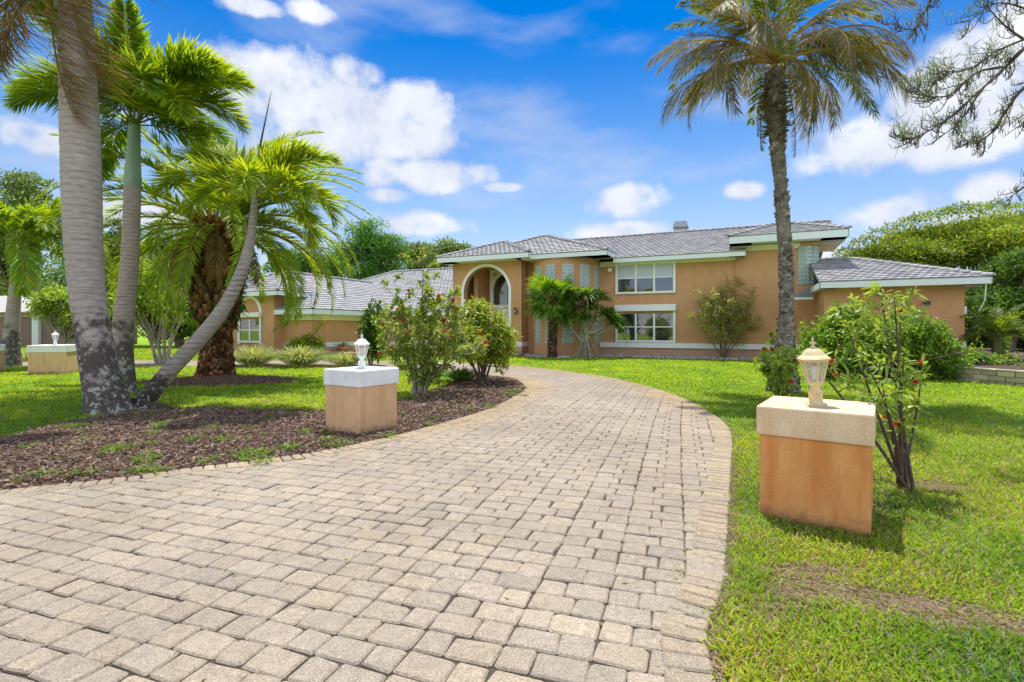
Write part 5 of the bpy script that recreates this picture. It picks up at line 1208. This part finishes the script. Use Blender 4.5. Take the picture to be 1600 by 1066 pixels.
far_tree('shaded bushy tree in the gap between the wing corner and the low feathery palm', [(1500,430,1600,560),(1480,470,1560,575)], 33, 34, .9, 11000, .26, .11, DARK+LG[:1], 118, 'bushy_tree', .8, .3)
far_tree('broad mid green bushy tree at the left edge low behind the far pillars', [(-120,390,40,540),(-40,420,70,530)], 50, 40, 1.3, 12000, .30, .13, OAK+LG[:2], 112, 'bushy_tree', .8, .3)
far_tree('mid green bushy tree behind the neighbouring house roof', [(40,380,170,500),(110,420,230,530)], 56, 40, 1.4, 12000, .32, .14, OAK+PINE, 114, 'bushy_tree', .8, .3)
far_tree('green bushy tree filling the gap behind the date palm trunk', [(250,380,420,530)], 60, 50, 1.5, 12000, .34, .14, OAK+DARK, 116, 'bushy_tree', .8, .3)
# tree line on the horizon
for k_, (x0, x1, y0, Y) in enumerate(((-900,-500,430,70),(-560,-100,440,75),(700,980,470,85),(960,1300,460,90),(1600,2000,400,60),(1950,2600,420,70))):
    far_tree(('dark far tree line ' + ('beyond the left lawn, outermost','at the left beyond the neighbouring house','hidden behind the entry tower','hidden behind the facade','beyond the right edge','far right, outermost')[k_]), [(x0,y0,x1,520)], Y, 60, 2.2, 9000, .7, .3, DARK+OAK, 120+k_*2, 'far_tree', .7, .4, .4, 4)
# casuarina reaching in from the right
Yc = 7.2
t10 = thing('casuarina_tree', 'thin needled branches with hooked twigs reaching in at the top right', 'tree', (A(1900,600,Yc).x, Yc+.6, 0))
o_ = Vector(t10.location)
L10 = [[(1900,-60),(1760,-10),(1660,40),(1600,76),(1571,105),(1533,140),(1501,169),(1469,194),(1428,215),(1405,210)],[(1660,40),(1600,62),(1558,80),(1520,105),(1490,112),(1470,112),(1463,128)],
       [(1760,-10),(1660,90),(1600,137),(1571,175),(1552,204),(1530,220),(1501,220)],[(1571,105),(1530,112),(1500,135),(1480,150),(1450,150),(1434,140)],[(1660,40),(1620,20),(1560,5),(1515,32)],
       [(1760,-10),(1640,-30),(1540,-30),(1465,-12),(1445,18),(1428,46),(1388,36)],[(1760,100),(1650,240),(1605,288),(1582,305)],[(1600,62),(1570,40),(1540,8)],[(1660,90),(1620,160),(1600,195)],[(1533,140),(1500,190),(1475,210)]]
g = Geo(); g.tube([(0,0,-.2),(0,0,3),(.1,0,7),(.2,0,9)], [.35,.3,.22,.12], 12); g.build('trunk', MAT['bark'], t10, True)
rg = np.random.default_rng(140); tips_ = []; g = Geo(); dk = (.055,.045,.04)
for q, path in enumerate(L10):
    dep = rg.normal(0, .35); P = smooth_line([A(x, y, Yc+dep*i/len(path)+.1*rg.normal())-o_ for i, (x, y) in enumerate(path)], 9); m = len(P)
    g.tube(P, np.linspace(.030 if path[0][0] > 1700 else .018, .005, m), 7)
    for _ in range(int(m*.85)):
        i = int(rg.integers(int(m*.25), m)); p = np.array(P[i]); dr = np.array(P[min(i+1, m-1)]-P[max(i-1, 0)]); dr = dr/(np.linalg.norm(dr)+1e-6)
        side = rdir(1, rg)[0]; side -= dr*side.dot(dr); ln = .12+.22*rg.random(); e = p+dr*ln*.75+side*ln*.6+np.array([0,0,-.10*ln]); hook = e+np.array([0,0,.05+.07*rg.random()])+rg.normal(0,.02,3)
        tw = np.concatenate([bez(p, p+dr*ln*.3+side*ln*.5+np.array([0,0,-.08]), e, 7), [hook]]); g.tube(tw, np.linspace(.008,.0035,8), 4, cap=False); tips_.append((hook, rg.random() < .22))
        for k_ in (2, 4, 5):
            hk = tw[k_]+np.array([0,0,.05+.05*rg.random()])+rg.normal(0,.025,3); g.tube([tw[k_], (tw[k_]+hk)/2+rg.normal(0,.012,3), hk], [.005,.004,.003], 4, cap=False)
            if rg.random() < .07: tips_.append((hk, True))
g.build('branch', M('casuarina_bark', (.10,.075,.06), .9, .3, 20), t10, True)
Tn = np.array([t[0] for t in tips_ if t[1]]); n = 15; idx = np.repeat(np.arange(len(Tn)), n)
D = rdir(len(idx), rg)*.8+np.array([0,0,.55]); V, T = blades(Tn[idx]+rg.normal(0,.02,(len(idx),3)), D, rdir(len(idx), rg), .10+.12*rg.random(len(idx)), .007, .15)
g = Geo(); g.tris(V, T, np.repeat(pick([(.13,.21,.06),(.19,.27,.07),(.10,.16,.05),(.28,.32,.10)], len(idx), rg), 6, axis=0)); g.build('needles', MAT['needle'], t10)

# ------------------------------------------------------------------ neighbouring house, retaining wall, pots
nh = thing('house', 'low mauve brown neighbouring house with white posts far at the left', 'house', (A(30,500,44).x, 44, 0), R(6))
M_w = M('mauve_stucco', (.25,.17,.14), .9, .06, 3); M_r = M('pale_roof', (.42,.40,.38), .8, .2, 6, .3, 20)
g = Geo(); g.box(-9, 6, 0, 6, 0, 2.5); g.build('wall', M_w, nh)
g = Geo(); g.box(-9.1, 6.1, -.1, 6.1, 2.5, 2.95); g.build('fascia', M('pink_fascia', (.55,.42,.35), .8), nh)
g = Geo(); g.poly([(-9.8,-.8,2.9),(6.8,-.8,2.9),(6.8,6.8,2.9),(-9.8,6.8,2.9),(-6,3,4.5),(3,3,4.5)], [(0,1,5,4),(1,2,5),(2,3,4,5),(3,0,4)]); g.build('roof', M_r, nh)
for x in (-8.5,-3.2,1.5,5.8):
    g = Geo(); g.box(x-.25, x+.25, -.35, -.02, 0, 2.5); g.build('post', MAT['white'], nh)
rw = [(12.55,17.1),(12.9,16.2),(13.5,13.5),(14.6,12.6),(18,11.6),(30,10)]
bed = sheet('planting_bed', rw+[(60,10),(60,40),(16,40),(15,22),(12.4,20.5)], .36, mulch_soil)
wt = thing('retaining_wall', 'low weathered block retaining wall at the right of the lawn', 'wall', (0,0,0))
def wall_blocks():
    g = Geo(); rg = np.random.default_rng(150); WC = [(.46,.40,.28),(.38,.33,.23),(.50,.43,.30),(.30,.26,.18),(.53,.47,.34)]
    Q = resample([(p.x, p.y) for p in smooth_line([(x, y, 0) for x, y in rw], 8)], .40)
    for row in range(3):
        for i, (a, b) in enumerate(zip(Q[:-1], Q[1:])):
            s_ = (b-a)*(.5 if row % 2 else 0); a2, b2 = a+s_+(b-a)*.02, b+s_-(b-a)*.02; dz = rg.normal(0,.002); k_ = rg.normal(0,.006); nn = Vector((-(b-a).y, (b-a).x, 0)).normalized()*k_
            z0 = -.05+row*.145; g.bar((a2.x+nn.x, a2.y+nn.y, z0+.075), (b2.x+nn.x, b2.y+nn.y, z0+.075+dz), .22, .138, pick(WC, 1, rg, .15)[0])
        
    o = g.build('block_course', MAT['col'], wt); bevel(o, .012, 1)
    g = Geo()
    for a, b in zip(Q[:-1], Q[1:]): g.bar((a.x,a.y,.405), (b.x-(b-a).x*.015,b.y-(b-a).y*.015,.405), .27, .05, pick(WC[2:], 1, rg, .12)[0])
    bevel(g.build('coping', MAT['col'], wt), .012, 1)
wall_blocks()
for k_, (px, py, box, lab, cl) in enumerate(((1480,575,(1455,540,1520,580),'yellow green croton behind the retaining wall near the wing corner',YGREEN+LG),(1555,575,(1530,552,1590,580),'low leafy plant on the retaining wall at the right edge',LG+GREEN),(1512,570,(1492,545,1540,576),'dark strap leaved plant between the croton and the edge palm',GREEN+DARK))):
    nb = Vector(A(px, 540, 17.0)); nb.z = .36; shrub(lab, nb, scatter_px(box, 17.0, 46, 160+k_, depth=.7), 5, .018, 16, .17, .065, cl, .13, seed=163+k_, shape='vol')
terr = Geo(); terr.box(-1.3, 3.2, -.35, .35, 0, .16); te = terr.build('terrace_step', MAT['stucco_base']); te.location = hw(-18.1, -5.0); te.rotation_euler = (0,0,R(-25)); tag(te, 'low brown masonry step in front of the garage wall', 'step')
def pot(loc, label, s, seed):
    t_ = thing('flower_pot', label, 'flower pot', loc, 0, 'terracotta pots by the garage'); t_.scale = (s,)*3
    g = Geo(); g.lathe([(0,0),(.17,0),(.24,.28),(.275,.29),(.28,.36),(.25,.36),(.24,.31),(0,.31)], 24); g.build('pot', M('terracotta', (.42,.17,.09), .85, .15, 8), t_, True)
    rg = np.random.default_rng(seed); n = 24; D = rdir(n, rg); D[:,2] = np.abs(D[:,2])+.5; g = Geo()
    V, T = blades(np.tile((0,0,.32), (n,1)), D, rdir(n, rg), .3+.3*rg.random(n), .05, .25); g.tris(V, T, np.repeat(pick(OG, n, rg), 6, axis=0)); g.build('plant', MAT['leaf'], t_)
p_ = Vector(A(535, 548, 30.2)); pot((p_.x, p_.y, 0), 'terracotta pot holding a thin plant against the garage wall', 1.25, 170)
p_ = Vector(A(557, 550, 30.4)); pot((p_.x, p_.y, 0), 'smaller terracotta pot nearer the entry, half behind the dark shrub', .9, 171)

# ------------------------------------------------------------------ loose cover: stones, mulch chips, grass
def scatter_boxes(P, ang, l, w, h, tilt, cols, rg, name, mat, kind='stuff'):
    n = len(P); c, s_ = np.cos(ang), np.sin(ang); hl, hw_ = l/2, w/2
    base = np.array([(-1,-1,0),(1,-1,0),(1,1,0),(-1,1,0),(-.8,-.7,1),(.85,-.8,1),(.8,.75,1),(-.85,.8,1)], dtype=float)
    V = np.empty((n,8,3)); X = base[None,:,0]*hl[:,None]; Y = base[None,:,1]*hw_[:,None]; Z = base[None,:,2]*h[:,None]
    Z = Z+X*tilt[:,:1]+Y*tilt[:,1:]
    V[:,:,0] = P[:,:1]+X*c[:,None]-Y*s_[:,None]; V[:,:,1] = P[:,1:2]+X*s_[:,None]+Y*c[:,None]; V[:,:,2] = P[:,2:3]+Z
    V += rg.normal(0, 1, V.shape)*np.minimum(w, h)[:,None,None]*.12
    q = np.array([(4,5,6,7),(0,1,5,4),(1,2,6,5),(2,3,7,6),(3,0,4,7)]); T = np.concatenate([q[:,[0,1,2]], q[:,[0,2,3]]])
    g = Geo(); g.tris(V.reshape(-1,3), (T[None]+(np.arange(n)*8)[:,None,None]).reshape(-1,3), np.repeat(cols, 8, axis=0)); return tag(g.build(name, mat), kind=kind)
def in_frustum(P, m=1.12, b=.8): return (np.abs(P[:,0]) < P[:,1]*m+b) & (P[:,1] > 1.2)
rg = np.random.default_rng(200)
n = 190000; P = np.stack([-15+17*rg.random(n), 3+14.5*rg.random(n)], 1); P = P[inpoly(P[:,0], P[:,1], MULCH)]
keep = rg.random(len(P)) < np.clip(60/(P[:,1]**2), .14, 1); P = P[keep & in_frustum(P)]; n = len(P)
hz = .012+.05*vnoise(P[:,0]*2.2, P[:,1]*2.2, 3)*np.clip(dist_to(P, MULCH)/.5, .15, 1)
big_ = np.clip(P[:,1]/8, 1, 1.8)
MC = [(.125,.075,.042),(.16,.095,.062),(.075,.043,.03),(.23,.155,.11),(.13,.073,.047),(.32,.24,.18),(.09,.05,.034)]
scatter_boxes(np.stack([P[:,0], P[:,1], hz], 1), rg.random(n)*6.28, (.028+.07*rg.random(n)**2)*big_, (.008+.016*rg.random(n))*big_, .004+.010*rg.random(n), rg.normal(0,.22,(n,2)), pick(MC, n, rg, .2), rg, 'mulch_chips', MAT['col'])
# mulch heap round the date palm
n = 5200; a = rg.random(n)*6.28; r = 1.75*rg.random(n)**.5; P = np.stack([B4.x+1.25*r*np.cos(a)+.35, B4.y-.35+.8*r*np.sin(a), .02+.16*np.clip(1-r/1.7, 0, 1)], 1)
g = Geo(); k_ = 40; V = [(B4.x+.35, B4.y-.35, .17)]
for j, (rr, zz) in enumerate(((.8,.12),(1.35,.06),(1.85,-.02))):
    for i in range(k_): V.append((B4.x+.35+1.25*rr*math.cos(2*math.pi*i/k_)*(1+.08*math.sin(i*1.3)), B4.y-.35+.8*rr*math.sin(2*math.pi*i/k_)*(1+.08*math.sin(i*1.7)), zz))
g.poly(V, [(0, 1+i, 1+(i+1) % k_) for i in range(k_)]+[(1+j*k_+i, 1+(j+1)*k_+i, 1+(j+1)*k_+(i+1) % k_, 1+j*k_+(i+1) % k_) for j in range(2) for i in range(k_)])
tag(g.build('mulch_heap', mulch_soil), kind='structure')
scatter_boxes(P, rg.random(n)*6.28, .06+.09*rg.random(n), .02+.03*rg.random(n), .006+.014*rg.random(n), rg.normal(0,.25,(n,2)), pick(MC[:5], n, rg, .2), rg, 'mulch_chips', MAT['col'])
# pale stones along the house
n = 2600; u = -9+15.5*rg.random(n); v = -.15-.95*rg.random(n); bow = np.clip(1-((u+6.2)/2.1)**2, 0, 1)**.5*2.0
v = np.where((u > -8.4) & (u < -4), -.1-bow-.75*rg.random(n), v); v = np.where(u < -8.4, -1.3-.8*rg.random(n), v); ok = ~((u > 6) & (v > -3.2))
P = np.array([tuple(hw(a, b, .01)) for a, b in zip(u[ok], v[ok])]); n = len(P)
scatter_boxes(P, rg.random(n)*6.28, .09+.12*rg.random(n), .07+.09*rg.random(n), .04+.05*rg.random(n), rg.normal(0,.15,(n,2)), pick([(.42,.40,.37),(.52,.50,.47),(.30,.28,.26),(.22,.20,.18)], n, rg, .15), rg, 'edging_stones', MAT['col'])
bedp = [tuple(hw(u_, v_))[:2] for u_, v_ in ((-8.5,-2.1),(-7.6,-2.9),(-6.2,-3.1),(-4.8,-2.9),(-4,-1.4),(6.3,-1.2),(6.3,.2),(-8.5,.2))]
sheet('house_bed', bedp, .007, mulch_soil)
# grass
HB = [[tuple(hw(u_, v_))[:2] for u_, v_ in poly] for poly in ([(-13.2,-1.4),(-8.4,-1.4),(-8.4,3),(-13.2,3)], [(6.2,-3.1),(11,-3.1),(11,8),(6.2,8)], [(-19.1,-.6),(12,-.6),(12,12),(-19.1,12)], [(-26,-7.3),(-19,-6.6),(-19,3),(-26,3)])]
BED = rw+[(60,10),(60,40),(16,40),(15,22),(12.4,20.5)]
def grass(n, ymin, ymax, dens, seed):
    rg = np.random.default_rng(seed); pw = rg.random(n); Y = ymin*(ymax/ymin)**pw                     # even in log distance: thins out with 1/Y^2
    X = (rg.random(n)*2-1)*(1.12*Y+.6); P = np.stack([X, Y], 1)
    ok = ~inpoly(X, Y, DRIVE) & ~inpoly(X, Y, MULCH) & ~inpoly(X, Y, BED) & ~inpoly(X, Y, bedp)
    for h_ in HB: ok &= ~inpoly(X, Y, h_)
    for (cx, cy, w) in ((P1[0], P1[1], .34), (P2[0], P2[1], .34)): ok &= np.hypot(X-cx, Y-cy) > w
    ok &= (((X-B4.x-.35)/2.1)**2+((Y-B4.y+.35)/1.35)**2) > 1
    return P[ok]
def bare(P):                                             # the dry patch near the camera and the worn drive edge
    q = vnoise(P[:,0]*1.3+5, P[:,1]*2.1+3, 5)*.6+vnoise(P[:,0]*4.1, P[:,1]*5.0, 6)*.4
    c = np.exp(-(((P[:,0]-2.35)/1.25)**2+((P[:,1]-2.74-.9*(vnoise(P[:,0]*1.7, P[:,1]*.4, 11)-.5))/.24)**2))
    c = np.maximum(c, .8*np.exp(-(((P[:,0]-1.9)/.4)**2+((P[:,1]-3.25)/.13)**2))); c2 = np.exp(-(((P[:,0]-4.05)/.5)**2+((P[:,1]-5.0)/.3)**2))*.8
    e = dist_to(P, RE[:40]); c3 = np.clip(1-e/.16, 0, 1)*.75
    w = np.maximum(np.maximum(c, c2), c3); q2 = vnoise(P[:,0]*9, P[:,1]*11, 7)
    return np.clip((w*(.55+.6*q+.5*q2)-.34)*2.6, 0, 1), q
GR = [(.23,.37,.022),(.29,.43,.025),(.36,.48,.03),(.17,.30,.022),(.43,.51,.045)]
DRY = [(.46,.38,.22),(.38,.30,.18),(.52,.45,.30),(.30,.23,.14),(.44,.33,.24)]
P = grass(560000, 1.5, 40, 1, 300); rg = np.random.default_rng(301); bt, q = bare(P) if len(P) else (0, 0)
keep = rg.random(len(P)) > bt*.93; Pg = P[keep]; qg = q[keep]; n = len(Pg); Yd = Pg[:,1]
a = rg.random(n)*6.283; lean = .35+.55*rg.random(n); D = np.stack([np.cos(a)*lean, np.sin(a)*lean, .75+.5*rg.random(n)], 1)
wsc = np.clip(Yd/5.0, .85, 7); Lb = (.045+.065*rg.random(n))*np.clip(.8+.6*qg, .6, 1.4)*np.clip(1+(Yd-8)*.006, 1, 1.2); cg = pick(GR, n, rg, .16)
dryb = rg.random(n) < np.clip(.26-.016*Yd, .05, .22); cg[dryb] = pick(DRY, int(dryb.sum()), rg, .15)
patch = vnoise(Pg[:,0]*.9+9, Pg[:,1]*.9, 8)[:,None]; p2 = vnoise(Pg[:,0]*3.3, Pg[:,1]*3.3, 9)[:,None]; cg = np.clip(cg*(1+(patch-.5)*np.array([.7,.32,.2])+(p2-.5)*np.array([.35,.3,.3])), 0, 1)
V, T = blades(np.stack([Pg[:,0], Pg[:,1], np.zeros(n)-.004], 1), D, np.stack([np.cos(a), np.sin(a), .3+0*a], 1)+rg.normal(0,.5,(n,3)), Lb, (.007+.0045*rg.random(n))*wsc, .35, .8)
g = Geo(); g.tris(V, T, np.repeat(cg, 6, axis=0)); tag(g.build('grass', MAT['grass']), kind='stuff')
# dead straw lying in the bare patches
cand = P[(bt > .12)]; rg = np.random.default_rng(302)
ne = 26000; ex = np.stack([.9+3.4*rg.random(ne), 2.0+1.6*rg.random(ne)], 1); ex = ex[~inpoly(ex[:,0], ex[:,1], DRIVE)]; b2, _ = bare(ex); cand = np.concatenate([cand, ex[rg.random(len(ex)) < b2]])
n = len(cand); a = rg.random(n)*6.283; D = np.stack([np.cos(a), np.sin(a), .12*rg.random(n)+.02], 1)
V, T = blades(np.stack([cand[:,0], cand[:,1], .003+.018*rg.random(n)], 1), D, np.tile((0,0,1.), (n,1))+rg.normal(0,.4,(n,3)), .035+.07*rg.random(n), .003+.003*rg.random(n), .12, .9)
g = Geo(); g.tris(V, T, np.repeat(pick(DRY+[(.20,.15,.10),(.33,.22,.17)], n, rg, .15), 6, axis=0)); tag(g.build('dead_grass', MAT['grass']), kind='stuff')
# weeds: tufts in the mulch and blades in the joints of the border
def tufts(C, nb_, L, W, cols, seed, name):
    rg = np.random.default_rng(seed); C = np.asarray(C); idx = np.repeat(np.arange(len(C)), nb_); n = len(idx); sz = (.6+.8*rg.random(len(C)))[idx]
    a = rg.random(n)*6.283; D = np.stack([np.cos(a), np.sin(a), .5+.7*rg.random(n)], 1); V, T = blades(np.concatenate([C[idx]+rg.normal(0,.03,(n,2))*sz[:,None], np.full((n,1), .012)], 1), D, np.stack([np.cos(a), np.sin(a), .3+0*a], 1), L*sz*(.6+.6*rg.random(n)), W*(.7+.6*rg.random(n)), .5, .8)
    g = Geo(); g.tris(V, T, np.repeat(pick(cols, n, rg, .15), 6, axis=0)); return tag(g.build(name, MAT['grass']), kind='stuff')
wx = [xy(G(*p)) for p in ((20,752),(95,745),(115,700),(175,705),(215,740),(300,690),(320,670),(210,655),(190,660),(265,655),(380,690),(395,712),(330,675),(510,680),(545,690),(450,705),(360,660),(290,650),(240,668),(60,668),(30,660),(480,660),(430,655),(410,715),(100,670),(150,668),(285,640),(540,640),(800,620),(806,612),(790,618),(785,604),(700,640))]
rg = np.random.default_rng(310); more = np.stack([-11+13*rg.random(900), 4.5+9*rg.random(900)], 1); more = more[inpoly(more[:,0], more[:,1], MULCH)][:110]
d_ = dist_to(np.array(MB_), LEm); edge = [p for p in resample(MB_, .16) if 5 < p.y < 17]; edge = np.array([(p.x+rg.normal(0,.12), p.y+rg.normal(0,.10)) for p in edge])
tufts(np.concatenate([np.array(wx), np.array(wx)+rg.normal(0,.12,(len(wx),2)), more]), 30, .19, .011, [(.16,.28,.03),(.24,.36,.04),(.12,.22,.03)], 311, 'weeds')
tufts(edge, 26, .09, .014, GR, 312, 'weeds')
Q = resample(RE, .05); jt = []
for p, p2 in zip(Q[:-1], Q[1:]):
    if 2 < p.y < 9 and (rg.random() < .30 if 2.9 < p.y < 6.5 else rg.random() < .08):
        t = (p2-p).normalized(); nn = Vector((-t.y, t.x, 0)); jt.append((p.x+nn.x*(border_w+.012)+rg.normal(0,.006), p.y+nn.y*(border_w+.012)))
    if 1.8 < p.y < 3.4 and rg.random() < .35: jt.append((p.x-.03+rg.normal(0,.03), p.y))
tufts(np.array(jt), 9, .045, .007, GR[:4], 313, 'weeds')

# a little leaf litter on the paving and grass
rg = np.random.default_rng(320); n = 520; P = np.stack([-7+13*rg.random(n), 1.8+14*rg.random(n)**1.3], 1); zb = np.where(inpoly(P[:,0], P[:,1], DRIVE), .024, .05); a = rg.random(n)*6.283
keep = rg.random(n) < np.where(inpoly(P[:,0], P[:,1], DRIVE), .38, .9); P, zb, a = P[keep], zb[keep], a[keep]; n = len(P)
V, T = blades(np.stack([P[:,0], P[:,1], zb], 1), np.stack([np.cos(a), np.sin(a), .08+.1*rg.random(n)], 1), np.tile((0,0,1.), (n,1))+rg.normal(0,.25,(n,3)), .03+.04*rg.random(n), .012+.012*rg.random(n), .25, .8)
g = Geo(); g.tris(V, T, np.repeat(pick([(.30,.17,.08),(.20,.11,.06),(.42,.30,.14),(.36,.36,.10)], n, rg, .2), 6, axis=0)); tag(g.build('fallen_leaves', MAT['leaf']), kind='stuff')
for o in list(bpy.data.objects):                         # prototypes of fronds that no palm used
    if o.parent is None and o.name.split('.')[0] in ('frond', 'dead_frond', 'hanging_frond'): bpy.data.objects.remove(o)
